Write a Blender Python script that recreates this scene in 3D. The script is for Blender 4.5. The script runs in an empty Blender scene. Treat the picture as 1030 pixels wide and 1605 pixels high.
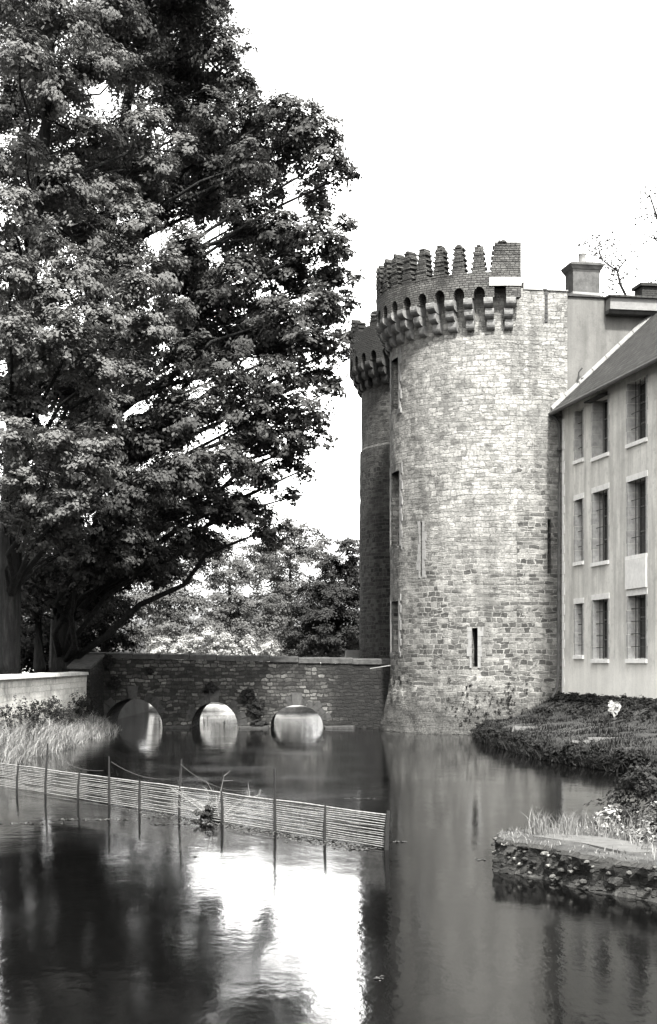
import bpy, bmesh, math, random
import numpy as np
from mathutils import Vector, noise

random.seed(7)
RNG = np.random.default_rng(11)
R = math.radians
scene = bpy.context.scene
col = scene.collection
PI = math.pi

# ------------------------------------------------------------------ camera
H = 2.8          # eye height above the moat
F = 2300.0       # focal length in photograph pixels (photograph is 1030 wide)
HOR = 1037.0     # horizon row in the photograph
cam_d = bpy.data.cameras.new('camera')
cam = bpy.data.objects.new('camera', cam_d)
col.objects.link(cam)
cam.location = (0, 0, H)
cam.rotation_euler = (R(90), 0, 0)
cam_d.sensor_fit = 'HORIZONTAL'
cam_d.sensor_width = 36
cam_d.lens = 36 * F / 1030
cam_d.shift_y = (HOR - 802.5) / 1030
cam_d.clip_start = 0.5
cam_d.clip_end = 6000
scene.camera = cam


def at(px, py, d):
    """real position of something seen at (px, py) and standing d metres away"""
    return Vector(((px - 515) / F * d, d, H - (py - HOR) / F * d))


# ------------------------------------------------------------------ helpers
def tag(o, label=None, cat=None, group=None, kind=None):
    if label: o['label'] = label
    if cat: o['category'] = cat
    if group: o['group'] = group
    if kind: o['kind'] = kind
    return o


def thing(name, label, cat, loc=(0, 0, 0), group=None):
    o = bpy.data.objects.new(name, None)
    o.empty_display_size = 0.3
    col.objects.link(o)
    o.location = loc
    return tag(o, label, cat, group)


def link(o, parent=None):
    col.objects.link(o)
    if parent is not None:
        o.parent = parent
        # geometry is written in world metres; the empty sits at the base of its thing
        o.matrix_parent_inverse.identity()
        off = Vector((0, 0, 0))
        p = parent
        while p is not None:
            off += Vector(p.location)
            p = p.parent
        o.location = -off
    return o


class MB:
    def __init__(self):
        self.v, self.f, self.uv, self.mi = [], [], [], []

    def face(self, pts, uv=None):
        i = len(self.v)
        self.v += [tuple(p) for p in pts]
        self.f.append(tuple(range(i, i + len(pts))))
        self.uv.append(uv)

    def box(self, c, s, rz=0.0, jit=0.0):
        c = Vector(c); cs, sn = math.cos(rz), math.sin(rz)
        i = len(self.v)
        for z in (-.5, .5):
            for x, y in ((-.5, -.5), (.5, -.5), (.5, .5), (-.5, .5)):
                a, b = x * s[0], y * s[1]
                j = [random.uniform(-jit, jit) for _ in range(3)]
                self.v.append((c.x + a * cs - b * sn + j[0], c.y + a * sn + b * cs + j[1], c.z + z * s[2] + j[2]))
        for q in ((0, 3, 2, 1), (4, 5, 6, 7), (0, 1, 5, 4), (1, 2, 6, 5), (2, 3, 7, 6), (3, 0, 4, 7)):
            self.f.append(tuple(i + k for k in q)); self.uv.append(None)

    def hexa(self, pts):
        """8 points: 4 below, 4 above, same winding (counter-clockwise from above)"""
        i = len(self.v)
        self.v += [tuple(p) for p in pts]
        for q in ((0, 3, 2, 1), (4, 5, 6, 7), (0, 1, 5, 4), (1, 2, 6, 5), (2, 3, 7, 6), (3, 0, 4, 7)):
            self.f.append(tuple(i + k for k in q)); self.uv.append(None)

    def tube(self, path, radii, n=7):
        path = [Vector(p) for p in path]
        i0 = len(self.v)
        for k, p in enumerate(path):
            a = path[max(k - 1, 0)]; b = path[min(k + 1, len(path) - 1)]
            t = (b - a).normalized() if (b - a).length > 1e-9 else Vector((0, 0, 1))
            u = t.cross(Vector((0, 0, 1)))
            if u.length < 1e-3: u = t.cross(Vector((0, 1, 0)))
            u.normalize(); w = t.cross(u)
            r = radii[k] if hasattr(radii, '__len__') else radii
            for j in range(n):
                an = 2 * PI * j / n
                self.v.append(tuple(p + (u * math.cos(an) + w * math.sin(an)) * r))
        for k in range(len(path) - 1):
            for j in range(n):
                a = i0 + k * n + j; b = i0 + k * n + (j + 1) % n
                self.f.append((a, a + n, b + n, b)); self.uv.append(None)
        self.f.append(tuple(i0 + j for j in range(n))); self.uv.append(None)
        e = i0 + (len(path) - 1) * n
        self.f.append(tuple(e + n - 1 - j for j in range(n))); self.uv.append(None)

    def blob(self, c, r, sub=1, jit=.25):
        bm = bmesh.new()
        bmesh.ops.create_icosphere(bm, subdivisions=sub, radius=1)
        i = len(self.v); c = Vector(c)
        sd = Vector((random.uniform(0, 99), random.uniform(0, 99), random.uniform(0, 99)))
        for v in bm.verts:
            k = 1 + jit * noise.noise(v.co * 1.7 + sd) * 1.6
            self.v.append((c.x + v.co.x * r[0] * k, c.y + v.co.y * r[1] * k, c.z + v.co.z * r[2] * k))
        bm.verts.index_update()
        for f in bm.faces:
            self.f.append(tuple(i + v.index for v in f.verts)); self.uv.append(None)
        bm.free()

    def build(self, name, m, parent=None, smooth=False, uvbox=True):
        me = bpy.data.meshes.new(name)
        me.from_pydata(self.v, [], self.f)
        lay = me.uv_layers.new(name='UVMap')
        for p, uv in zip(me.polygons, self.uv):
            n = p.normal
            for k, li in enumerate(p.loop_indices):
                if uv is not None:
                    lay.data[li].uv = uv[k]
                else:
                    co = me.vertices[me.loops[li].vertex_index].co
                    if abs(n.z) > .75:
                        lay.data[li].uv = (co.x, co.y)
                    else:
                        t = Vector((-n.y, n.x, 0)).normalized()
                        lay.data[li].uv = (co.dot(t), co.z)
            p.use_smooth = smooth
        me.materials.append(m)
        o = bpy.data.objects.new(name, me)
        return link(o, parent)


# ------------------------------------------------------------------ materials
TINT = (1.0, 0.992, 0.965)


def g(v):
    return (v * TINT[0], v * TINT[1], v * TINT[2], 1)


class NT:
    def __init__(self, name):
        self.m = bpy.data.materials.new(name)
        self.m.use_nodes = True
        self.t = self.m.node_tree
        self.b = self.t.nodes['Principled BSDF']
        self.b.inputs['Roughness'].default_value = .9
        self.b.inputs['Specular IOR Level'].default_value = .25

    def n(self, kind, **kw):
        nd = self.t.nodes.new(kind)
        for k, v in kw.items():
            if k in nd.inputs.keys():
                nd.inputs[k].default_value = v
            else:
                setattr(nd, k, v)
        return nd

    def l(self, a, b):
        self.t.links.new(a, b)

    def uv(self):
        return self.n('ShaderNodeUVMap').outputs[0]

    def pos(self):
        return self.n('ShaderNodeNewGeometry').outputs['Position']

    def noise(self, vec, scale, detail=4, rough=.6, stretch=None):
        if stretch:
            mp = self.n('ShaderNodeMapping'); mp.inputs['Scale'].default_value = stretch
            self.l(vec, mp.inputs[0]); vec = mp.outputs[0]
        nz = self.n('ShaderNodeTexNoise')
        nz.inputs['Scale'].default_value = scale
        nz.inputs['Detail'].default_value = detail
        nz.inputs['Roughness'].default_value = rough
        self.l(vec, nz.inputs['Vector'])
        return nz.outputs['Fac']

    def ramp(self, fac, stops):
        r = self.n('ShaderNodeValToRGB')
        e = r.color_ramp.elements
        while len(e) < len(stops): e.new(.5)
        for k, (p, v) in enumerate(stops):
            e[k].position = p
            e[k].color = g(v)
        self.l(fac, r.inputs[0])
        return r.outputs[0]

    def mix(self, fac, a, b, mode='MIX'):
        m = self.n('ShaderNodeMix', data_type='RGBA', blend_type=mode)
        for s, x in ((m.inputs[6], a), (m.inputs[7], b)):
            if hasattr(x, 'links'): self.l(x, s)
            else: s.default_value = g(x) if not hasattr(x, '__len__') else x
        if hasattr(fac, 'links'): self.l(fac, m.inputs[0])
        else: m.inputs[0].default_value = fac
        return m.outputs[2]

    def math(self, op, a, b=0.0, c=None):
        m = self.n('ShaderNodeMath', operation=op)
        for s, x in zip(m.inputs, (a, b, c)):
            if x is None: continue
            if hasattr(x, 'links'): self.l(x, s)
            else: s.default_value = x
        return m.outputs[0]

    def bump(self, h, strength=.5, dist=.03, normal=None):
        b = self.n('ShaderNodeBump')
        b.inputs['Strength'].default_value = strength
        b.inputs['Distance'].default_value = dist
        self.l(h, b.inputs['Height'])
        if normal is not None: self.l(normal, b.inputs['Normal'])
        self.l(b.outputs[0], self.b.inputs['Normal'])
        return b.outputs[0]

    def color(self, c):
        if hasattr(c, 'links'): self.l(c, self.b.inputs['Base Color'])
        else: self.b.inputs['Base Color'].default_value = g(c)
        return self.m


def plain(name, v, rough=.85, nscale=6.0, var=.35, bump=.3, stretch=None):
    t = NT(name)
    p = t.pos()
    f = t.noise(p, nscale, 6, .65, stretch)
    t.color(t.ramp(f, [(.25, v * (1 - var)), (.5, v), (.78, v * (1 + var))]))
    t.b.inputs['Roughness'].default_value = rough
    if bump: t.bump(f, bump, .04)
    return t.m


def bricks(t, vec, w, h, mortar, distort, nscale=1.5, sq=1.0):
    """random value per stone, joint mask; distorted so courses wander"""
    nz = t.n('ShaderNodeTexNoise'); nz.inputs['Scale'].default_value = nscale
    nz.inputs['Detail'].default_value = 3
    t.l(vec, nz.inputs['Vector'])
    sub = t.n('ShaderNodeVectorMath', operation='SUBTRACT'); sub.inputs[1].default_value = (.5, .5, .5)
    t.l(nz.outputs['Color'], sub.inputs[0])
    mul = t.n('ShaderNodeVectorMath', operation='MULTIPLY'); mul.inputs[1].default_value = (distort * 1.6, distort, 0)
    t.l(sub.outputs[0], mul.inputs[0])
    add = t.n('ShaderNodeVectorMath', operation='ADD')
    t.l(vec, add.inputs[0]); t.l(mul.outputs[0], add.inputs[1])
    b = t.n('ShaderNodeTexBrick')
    b.offset = .43; b.squash = sq; b.squash_frequency = 3
    b.inputs['Color1'].default_value = (0, 0, 0, 1); b.inputs['Color2'].default_value = (1, 1, 1, 1)
    b.inputs['Mortar'].default_value = (.5, .5, .5, 1)
    b.inputs['Scale'].default_value = 1
    b.inputs['Mortar Size'].default_value = mortar
    b.inputs['Mortar Smooth'].default_value = .35
    b.inputs['Bias'].default_value = 0
    b.inputs['Brick Width'].default_value = w
    b.inputs['Row Height'].default_value = h
    t.l(add.outputs[0], b.inputs['Vector'])
    return b.outputs['Color'], b.outputs['Fac'], add.outputs[0]


def tower_stone(name, dark=1.0, zlo=3.0, zhi=11.0):
    t = NT(name)
    uv = t.uv()
    p = t.pos()
    # large dark blocks with pale joints low down
    ca1, fa1, va = bricks(t, uv, .30, .205, .021, .22, 2.1, .8)
    ca2, fa2, va = bricks(t, uv, .41, .155, .017, .20, 1.8, 1.3)
    sel = t.ramp(t.noise(uv, .8, 3, .6, (.5, 1.6, 1)), [(.5, 0), (.53, 1)])
    ca = t.mix(sel, ca1, ca2); fa = t.mix(sel, fa1, fa2)
    # thin coursed pale rubble with dark beds high up
    cb1, fb1, vb = bricks(t, uv, .37, .165, .014, .22, 2.0, 1.3)
    cb2, fb2, vb = bricks(t, uv, .27, .215, .014, .24, 1.7, .8)
    sel2 = t.ramp(t.noise(uv, 1.1, 3, .6, (.4, 1.8, 1)), [(.5, 0), (.53, 1)])
    cb = t.mix(sel2, cb1, cb2); fb = t.mix(sel2, fb1, fb2)
    big = t.noise(p, .55, 5, .6)
    mid = t.noise(p, 2.3, 6, .7)
    fine = t.noise(p, 14, 5, .7)
    pits = t.noise(uv, 7, 4, .8, (1, 2.2, 1))
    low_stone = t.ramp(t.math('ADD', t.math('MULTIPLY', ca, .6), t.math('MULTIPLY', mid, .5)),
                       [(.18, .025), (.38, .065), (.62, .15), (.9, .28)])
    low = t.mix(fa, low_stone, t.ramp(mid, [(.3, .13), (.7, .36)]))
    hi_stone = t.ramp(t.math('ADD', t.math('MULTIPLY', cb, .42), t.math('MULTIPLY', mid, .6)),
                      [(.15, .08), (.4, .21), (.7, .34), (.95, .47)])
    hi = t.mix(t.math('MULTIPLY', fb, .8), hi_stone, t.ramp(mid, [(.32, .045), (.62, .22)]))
    hi = t.mix(t.ramp(pits, [(.54, 0), (.66, .85)]), hi, .035)
    grime = t.noise(p, 1.5, 6, .75)
    hi = t.mix(t.ramp(grime, [(.50, 0), (.68, .55)]), hi, .06)
    sep = t.n('ShaderNodeSeparateXYZ'); t.l(p, sep.inputs[0])
    ht = t.n('ShaderNodeMapRange'); ht.inputs['From Min'].default_value = zlo; ht.inputs['From Max'].default_value = zhi
    t.l(sep.outputs[2], ht.inputs['Value'])
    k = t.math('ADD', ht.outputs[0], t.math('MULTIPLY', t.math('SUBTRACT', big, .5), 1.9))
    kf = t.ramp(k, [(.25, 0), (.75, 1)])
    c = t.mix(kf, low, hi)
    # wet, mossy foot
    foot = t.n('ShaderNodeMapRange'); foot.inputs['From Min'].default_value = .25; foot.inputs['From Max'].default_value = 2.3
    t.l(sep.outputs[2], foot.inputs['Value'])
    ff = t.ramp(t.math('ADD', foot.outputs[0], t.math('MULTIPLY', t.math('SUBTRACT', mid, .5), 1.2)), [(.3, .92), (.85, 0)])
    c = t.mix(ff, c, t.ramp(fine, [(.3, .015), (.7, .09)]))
    # vertical weather streaks
    st = t.noise(p, 1.2, 5, .6, (1, 1, .12))
    c = t.mix(t.ramp(st, [(.46, 0), (.76, .7)]), c, .04)
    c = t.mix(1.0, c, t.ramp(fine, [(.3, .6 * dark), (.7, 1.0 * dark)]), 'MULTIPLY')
    hgt = t.math('SUBTRACT', t.math('MULTIPLY', mid, .5), t.math('MULTIPLY', t.math('ADD', fa, fb), .5))
    hgt = t.math('ADD', hgt, t.math('MULTIPLY', fine, .5))
    t.bump(hgt, .9, .05)
    return t.color(c)


def rubble(name, lo, hi, w=.34, h=.17, mort=.02, mcol=None, dist=.14, patch=.55, patchv=.03):
    t = NT(name)
    uv = t.uv(); p = t.pos()
    c, f, v = bricks(t, uv, w, h, mort, dist, 2.0, .8)
    mid = t.noise(p, 2.6, 6, .7); fine = t.noise(p, 13, 5, .7); big = t.noise(p, .8, 5, .65)
    s = t.ramp(t.math('ADD', t.math('MULTIPLY', c, .5), t.math('MULTIPLY', mid, .55)),
               [(.15, lo * .7), (.4, (lo * 2 + hi) / 3), (.65, (lo + hi) / 2), (.95, hi)])
    cc = t.mix(f, s, lo * .5 if mcol is None else mcol)
    cc = t.mix(t.ramp(big, [(patch - .08, 0), (patch + .1, .85)]), cc, patchv)
    cc = t.mix(1.0, cc, t.ramp(fine, [(.3, .55), (.7, 1.0)]), 'MULTIPLY')
    t.bump(t.math('ADD', t.math('SUBTRACT', t.math('MULTIPLY', mid, .6), f), t.math('MULTIPLY', fine, .5)), .9, .05)
    return t.color(cc)


def plaster(name, v, foot=1.45):
    t = NT(name)
    p = t.pos()
    big = t.noise(p, .7, 6, .65)
    st = t.noise(p, 2.2, 5, .6, (1, 1, .10))
    fine = t.noise(p, 18, 5, .7)
    c = t.ramp(big, [(.25, v * .72), (.5, v), (.75, v * 1.22)])
    c = t.mix(t.ramp(st, [(.42, 0), (.72, .7)]), c, v * .42)
    blot = t.noise(p, 2.6, 7, .75)
    c = t.mix(t.ramp(blot, [(.52, 0), (.66, .5)]), c, v * .55)
    sep = t.n('ShaderNodeSeparateXYZ'); t.l(p, sep.inputs[0])
    mr = t.n('ShaderNodeMapRange'); mr.inputs['From Min'].default_value = 1.4; mr.inputs['From Max'].default_value = 3.2
    t.l(sep.outputs[2], mr.inputs['Value'])
    k = t.math('ADD', mr.outputs[0], t.math('MULTIPLY', t.math('SUBTRACT', big, .5), 1.0))
    c = t.mix(t.ramp(k, [(.55, .55), (.9, 0)]), c, v * 1.45)     # newer pale render at the foot
    c = t.mix(1.0, c, t.ramp(fine, [(.25, .82), (.7, 1.0)]), 'MULTIPLY')
    t.bump(t.math('ADD', big, t.math('MULTIPLY', fine, .4)), .35, .03)
    return t.color(c)


def leafmat(name, v, var=.5, trans=.35, rough=.8):
    t = NT(name)
    geo = t.n('ShaderNodeNewGeometry')
    c = t.ramp(geo.outputs['Random Per Island'], [(0, v * (1 - var)), (.5, v), (1, v * (1 + var))])
    t.l(c, t.b.inputs['Base Color'])
    t.b.inputs['Roughness'].default_value = rough
    t.b.inputs['Specular IOR Level'].default_value = .12
    tr = t.n('ShaderNodeBsdfTranslucent'); t.l(c, tr.inputs[0])
    mx = t.n('ShaderNodeMixShader'); mx.inputs[0].default_value = trans
    out = t.t.nodes['Material Output']
    t.l(t.b.outputs[0], mx.inputs[1]); t.l(tr.outputs[0], mx.inputs[2]); t.l(mx.outputs[0], out.inputs[0])
    return t.m


def pebble_mat():
    t = NT('rubble_stones')
    geo = t.n('ShaderNodeNewGeometry')
    f = t.noise(t.pos(), 25, 4, .7)
    c = t.ramp(geo.outputs['Random Per Island'], [(0, .012), (.55, .035), (.85, .09), (1, .2)])
    c = t.mix(1.0, c, t.ramp(f, [(.3, .5), (.7, 1.1)]), 'MULTIPLY')
    t.bump(f, .6, .02)
    return t.color(c)


def bridge_stone():
    """dark damp rubble, with the shade of tower and wing pier painted in as black"""
    t = NT('bridge_stone')
    uv = t.uv(); p = t.pos()
    c, f, v = bricks(t, uv, .31, .15, .024, .26, 2.2, .8)
    mid = t.noise(p, 2.6, 6, .7); fine = t.noise(p, 13, 5, .75); big = t.noise(p, .9, 5, .65)
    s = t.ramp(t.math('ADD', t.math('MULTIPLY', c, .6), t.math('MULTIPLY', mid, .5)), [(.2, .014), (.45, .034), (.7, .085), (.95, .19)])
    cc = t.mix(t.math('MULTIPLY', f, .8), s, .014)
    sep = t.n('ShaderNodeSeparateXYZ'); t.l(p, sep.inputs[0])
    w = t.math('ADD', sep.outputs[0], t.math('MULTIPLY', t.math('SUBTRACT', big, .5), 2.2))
    tower_shade = t.ramp(t.math('MULTIPLY_ADD', w, .5, .55), [(.35, 0), (.75, .9)])  # the tower's shadow on the bridge, painted into the stone colour
    cc = t.mix(tower_shade, cc, .010)
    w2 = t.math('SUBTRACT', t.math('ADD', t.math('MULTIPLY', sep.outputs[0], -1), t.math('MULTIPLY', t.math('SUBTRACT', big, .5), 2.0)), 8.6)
    cc = t.mix(t.ramp(w2, [(.0, 0), (.7, .75)]), cc, .010)  # shade beside the wing pier, likewise painted dark
    cc = t.mix(t.ramp(big, [(.50, 0), (.66, .8)]), cc, .012)
    cc = t.mix(1.0, cc, t.ramp(fine, [(.3, .45), (.7, 1.1)]), 'MULTIPLY')
    t.bump(t.math('ADD', t.math('SUBTRACT', t.math('MULTIPLY', mid, .6), f), t.math('MULTIPLY', fine, .6)), 1.0, .06)
    return t.color(cc)


M = {}
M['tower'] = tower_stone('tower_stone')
M['tower_far'] = tower_stone('tower_stone_shaded', .30, 6, 22)  # tower stone darkened: the near tower's shade is put into its colour
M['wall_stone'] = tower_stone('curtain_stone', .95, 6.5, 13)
M['brick'] = rubble('old_brick', .035, .17, .22, .085, .012, .012, .06, .58, .02)
M['brick_dark'] = rubble('old_brick_dark', .008, .03, .22, .085, .012, .05, .03, .6, .03)
M['corbel'] = plain('dressed_stone', .13, .9, 7, .55, .6)
M['corbel_dark'] = plain('dressed_stone_dark', .035, .9, 7, .45, .5)
M['dressed'] = plain('pale_dressed_stone', .16, .9, 5, .22, .4)
M['lintel'] = plain('white_limestone', .22, .9, 4, .1, .2)
M['black'] = plain('dark_interior', .012, .95, 5, .3, 0)  # black colour stands in for the unlit inside of openings
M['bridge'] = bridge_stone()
M['bridge_pale'] = plain('bridge_voussoir', .032, .95, 5, .6, .6)
M['bridge_cap'] = plain('bridge_coping', .04, .95, 4, .7, .6)
M['left_wall'] = rubble('limed_wall', .6, .9, .4, .2, .008, .6, .14, .62, .2)
M['left_cap'] = plain('pale_coping', .42, .9, 4, .3, .4)
M['plaster'] = plaster('grey_render', .76)
M['plaster_gable'] = plaster('gable_render', .115)
M['casement'] = plain('painted_casement', .16, .7, 8, .4, .2)
M['trim'] = plain('white_trim', .78, .9, 5, .16, .2)
M['jamb'] = plain('jamb_stone', .36, .9, 5, .35, .4)
M['slate'] = rubble('slates', .008, .06, .28, .17, .014, .004, .02, .7, .04)
M['gutter'] = plain('zinc', .07, .5, 6, .4, .1)
M['flash'] = plain('lead_flashing', .15, .6, 6, .3, .1)
M['iron'] = plain('iron', .03, .6, 10, .4, .1)
M['pipe'] = plain('cast_pipe', .07, .6, 3, .5, .2)
M['wood_dark'] = plain('weathered_wood', .045, .85, 9, .4, .3, (1, 1, .2))
M['stake'] = plain('stake_wood', .012, .9, 9, .4, .3, (1, 1, .2))
M['slat'] = plain('split_lath', .16, .8, 12, .6, .2)
M['wood_pale'] = plain('bleached_wood', .085, .85, 9, .25, .2)
M['white'] = plain('white_cloth', .16, .9, 5, .08, .1)
def bark_mat():
    t = NT('bark')
    p = t.pos()
    f = t.noise(p, 9, 6, .7, (1, 1, .13)); b = t.noise(p, 1.6, 4, .6)
    c = t.ramp(f, [(.32, .002), (.5, .010), (.7, .030)])
    c = t.mix(t.ramp(b, [(.45, 0), (.65, .7)]), c, .006)
    t.bump(f, 1.0, .16)
    return t.color(c)


M['bark'] = bark_mat()
M['twig'] = plain('twig_bark', .09, .9, 5, .5, .2)
M['deadwood'] = plain('dead_twig', .13, .9, 7, .5, .2)
M['leaf_main'] = leafmat('chestnut_leaf', .052, .25, .27)
M['leaf_pale'] = leafmat('pale_leaf', .10, .22, .28)
M['leaf_dark'] = leafmat('yew_leaf', .018, .6, .15)
M['leaf_far'] = leafmat('far_leaf', .056, .35, .08)
M['leaf_sparse'] = leafmat('thin_leaf', .02, .5, .05)
M['leaf_mid'] = leafmat('mid_leaf', .020, .4, .05)
M['leaf_shrub'] = leafmat('shrub_leaf', .30, .3, .3)
M['leaf_weed'] = leafmat('weed_leaf', .020, .7, .25)
M['ivy'] = leafmat('ivy_leaf', .012, .6, .1)
M['grass_tall'] = leafmat('tall_grass', .17, .55, .3, .7)
M['grass_short'] = leafmat('short_grass', .0055, .6, .3, .7)
M['grass_dry'] = leafmat('dry_grass', .15, .5, .3, .7)
M['glass'] = None
gt = NT('old_glass'); gt.b.inputs['Roughness'].default_value = .12; gt.b.inputs['Specular IOR Level'].default_value = .5
gt.color(.03); M['glass'] = gt.m


def ground_mat():
    t = NT('earth_and_turf')
    p = t.pos()
    a = t.noise(p, .5, 6, .65); b = t.noise(p, 6, 6, .7)
    sep = t.n('ShaderNodeSeparateXYZ'); t.l(p, sep.inputs[0])
    c = t.ramp(t.math('ADD', t.math('MULTIPLY', a, .6), t.math('MULTIPLY', b, .5)), [(.3, .006), (.5, .014), (.7, .04)])
    far = t.n('ShaderNodeMapRange'); far.inputs['From Min'].default_value = 82.7; far.inputs['From Max'].default_value = 83.4
    t.l(sep.outputs[1], far.inputs['Value'])
    c = t.mix(far.outputs[0], c, t.ramp(b, [(.3, .20), (.7, .42)]))      # the dry pale meadow past the bridge
    t.bump(b, .8, .08)
    return t.color(c)


def water_mat():
    t = NT('moat_water')
    p = t.pos()
    t.b.inputs['Base Color'].default_value = g(.0015)
    t.b.inputs['IOR'].default_value = 1.33
    t.b.inputs['Specular IOR Level'].default_value = .34
    big = t.noise(p, .35, 3, .5)
    r = t.n('ShaderNodeMapRange'); t.l(big, r.inputs['Value'])
    r.inputs['From Min'].default_value = .35; r.inputs['From Max'].default_value = .65
    r.inputs['To Min'].default_value = .05; r.inputs['To Max'].default_value = .11
    t.l(r.outputs[0], t.b.inputs['Roughness'])
    n1 = t.noise(p, 1.6, 3, .55, (1, .7, 1)); n2 = t.noise(p, 13, 3, .6, (1, .45, 1))
    t.bump(t.math('ADD', n1, t.math('MULTIPLY', n2, .22)), .09, .05)
    return t.m


M['ground'] = ground_mat()
M['water'] = water_mat()

# ------------------------------------------------------------------ light
EL, AZ = 55, 12.5          # sun height; degrees to the right of straight behind the camera
world = bpy.data.worlds.new("World"); scene.world = world
world.use_nodes = True
wt = world.node_tree
bg = wt.nodes['Background']
sky = wt.nodes.new('ShaderNodeTexSky'); sky.sky_type = 'NISHITA'; sky.sun_disc = False
sky.sun_elevation = R(EL); sky.sun_rotation = R(180 - AZ)
sky.air_density = 1.0; sky.dust_density = 7.0; sky.ozone_density = 1.0
bw = wt.nodes.new('ShaderNodeRGBToBW')
tm = wt.nodes.new('ShaderNodeMix'); tm.data_type = 'RGBA'; tm.blend_type = 'MULTIPLY'
tm.inputs[0].default_value = 1.0; tm.inputs[7].default_value = (1, .995, .975, 1)
wt.links.new(sky.outputs[0], bw.inputs[0]); wt.links.new(bw.outputs[0], tm.inputs[6])
tcn = wt.nodes.new('ShaderNodeTexCoord')
sx = wt.nodes.new('ShaderNodeSeparateXYZ'); wt.links.new(tcn.outputs['Generated'], sx.inputs[0])
cl = wt.nodes.new('ShaderNodeTexNoise'); cl.inputs['Scale'].default_value = 2.2; cl.inputs['Detail'].default_value = 5
wt.links.new(tcn.outputs['Generated'], cl.inputs['Vector'])
ad = wt.nodes.new('ShaderNodeMath'); ad.operation = 'MULTIPLY_ADD'; ad.inputs[1].default_value = .35
wt.links.new(cl.outputs['Fac'], ad.inputs[0]); wt.links.new(sx.outputs[1], ad.inputs[2])
mr_ = wt.nodes.new('ShaderNodeMapRange'); mr_.interpolation_type = 'SMOOTHSTEP'  # sky boost added ahead of the camera only, to whiten the water's reflection
mr_.inputs['From Min'].default_value = .35; mr_.inputs['From Max'].default_value = 1.0
mr_.inputs['To Min'].default_value = 1.0; mr_.inputs['To Max'].default_value = 5.4
wt.links.new(ad.outputs[0], mr_.inputs['Value'])
cm = wt.nodes.new('ShaderNodeVectorMath'); cm.operation = 'SCALE'
wt.links.new(tm.outputs[2], cm.inputs[0]); hz = wt.nodes.new('ShaderNodeMapRange'); hz.interpolation_type = 'SMOOTHSTEP'
hz.inputs['From Min'].default_value = .20; hz.inputs['From Max'].default_value = .46
hz.inputs['To Min'].default_value = 1.0; hz.inputs['To Max'].default_value = .30
wt.links.new(sx.outputs[2], hz.inputs['Value'])
pm = wt.nodes.new('ShaderNodeMath'); pm.operation = 'MULTIPLY'
wt.links.new(mr_.outputs[0], pm.inputs[0]); wt.links.new(hz.outputs[0], pm.inputs[1])
mx_ = wt.nodes.new('ShaderNodeMath'); mx_.operation = 'MAXIMUM'; mx_.inputs[1].default_value = 1.0
wt.links.new(pm.outputs[0], mx_.inputs[0])
wt.links.new(mx_.outputs[0], cm.inputs['Scale'])
wt.links.new(cm.outputs[0], bg.inputs['Color'])
bg.inputs['Strength'].default_value = .12
sd = bpy.data.lights.new('sun', 'SUN'); sun = bpy.data.objects.new('sun', sd); col.objects.link(sun)
sd.energy = 3.6; sd.angle = R(3.5); sd.color = (1, .985, .95)
to_sun = Vector((math.sin(R(AZ)) * math.cos(R(EL)), -math.cos(R(AZ)) * math.cos(R(EL)), math.sin(R(EL))))
sun.rotation_euler = to_sun.to_track_quat('Z', 'Y').to_euler()
sun.location = to_sun * 100
vs = scene.view_settings
vs.view_transform = 'Standard'; vs.look = 'None'; vs.gamma = 1; vs.exposure = 2.25
scene.cycles.max_bounces = 6; scene.cycles.diffuse_bounces = 3; scene.cycles.glossy_bounces = 3
scene.cycles.transmission_bounces = 3; scene.cycles.transparent_max_bounces = 4
scene.cycles.caustics_reflective = False; scene.cycles.caustics_refractive = False

# ------------------------------------------------------------------ ground and water
BANK = [(5.5, 59), (5.67, 55.5), (5.5, 51), (5.79, 46.7), (6.13, 42.1), (7.0, 38.6), (7.75, 36.4), (9.5, 34.6), (14, 32.5), (60, 31), (1700, 31)]


def seg_dist(x, y, pts):
    d = np.full(x.shape, 1e9)
    for (x0, y0), (x1, y1) in zip(pts[:-1], pts[1:]):
        L2 = (x1 - x0) ** 2 + (y1 - y0) ** 2
        k = np.clip(((x - x0) * (x1 - x0) + (y - y0) * (y1 - y0)) / L2, 0, 1)
        d = np.minimum(d, np.hypot(x - x0 - k * (x1 - x0), y - y0 - k * (y1 - y0)))
    return d


def bank_side(x, y):
    """signed distance to the right bank's edge: positive on the land"""
    d = seg_dist(x, y, BANK)
    ys = np.array([p[1] for p in BANK[::-1]]); xs = np.array([p[0] for p in BANK[::-1]])
    edge = np.interp(y, ys, xs)
    inside = (x > edge) & (y > 31)
    return np.where(inside, d, -d)


def ramp(a, b, x):
    return np.clip((x - a) / (b - a), 0, 1)


def height(x, y):
    z = np.full(x.shape, -1.0)
    sb = bank_side(x, y)
    dw = (9.02 + (56.7 - y) * .18) - x
    right = -1.0 + 1.5 * ramp(-.15, .22, sb) + .30 * ramp(.2, 2.6, sb) + .66 * ramp(2.0, .1, dw) * ramp(.1, .8, sb)
    right = np.where(y > 57.5, np.where((np.hypot(x - 6.75, y - 60.6) < 3.7) | (x > 8.2) | ((y > 63.5) & (x > 4.7)), 1.5, -1), right)
    z = np.maximum(z, right)
    e = -8.55 + .25 * np.sin(y * .7) + .15 * np.sin(y * 1.9) + .035 * np.maximum(45 - y, 0)
    left = -1.0 + .95 * ramp(-.7, 0, e - x) + .62 * ramp(0, 1.0, e - x)
    left = np.where(x < -9.75, 2.1, left)
    left = np.where((y > 61.3) & (x > -10.2), -1.0, left)
    z = np.maximum(z, left)
    fe = 82.6 + .4 * np.sin(x * .9)
    far = -1.0 + 1.25 * ramp(-.8, .2, y - fe) + 1.3 * ramp(.2, 30, y - fe)
    z = np.maximum(z, far)
    return z


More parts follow.
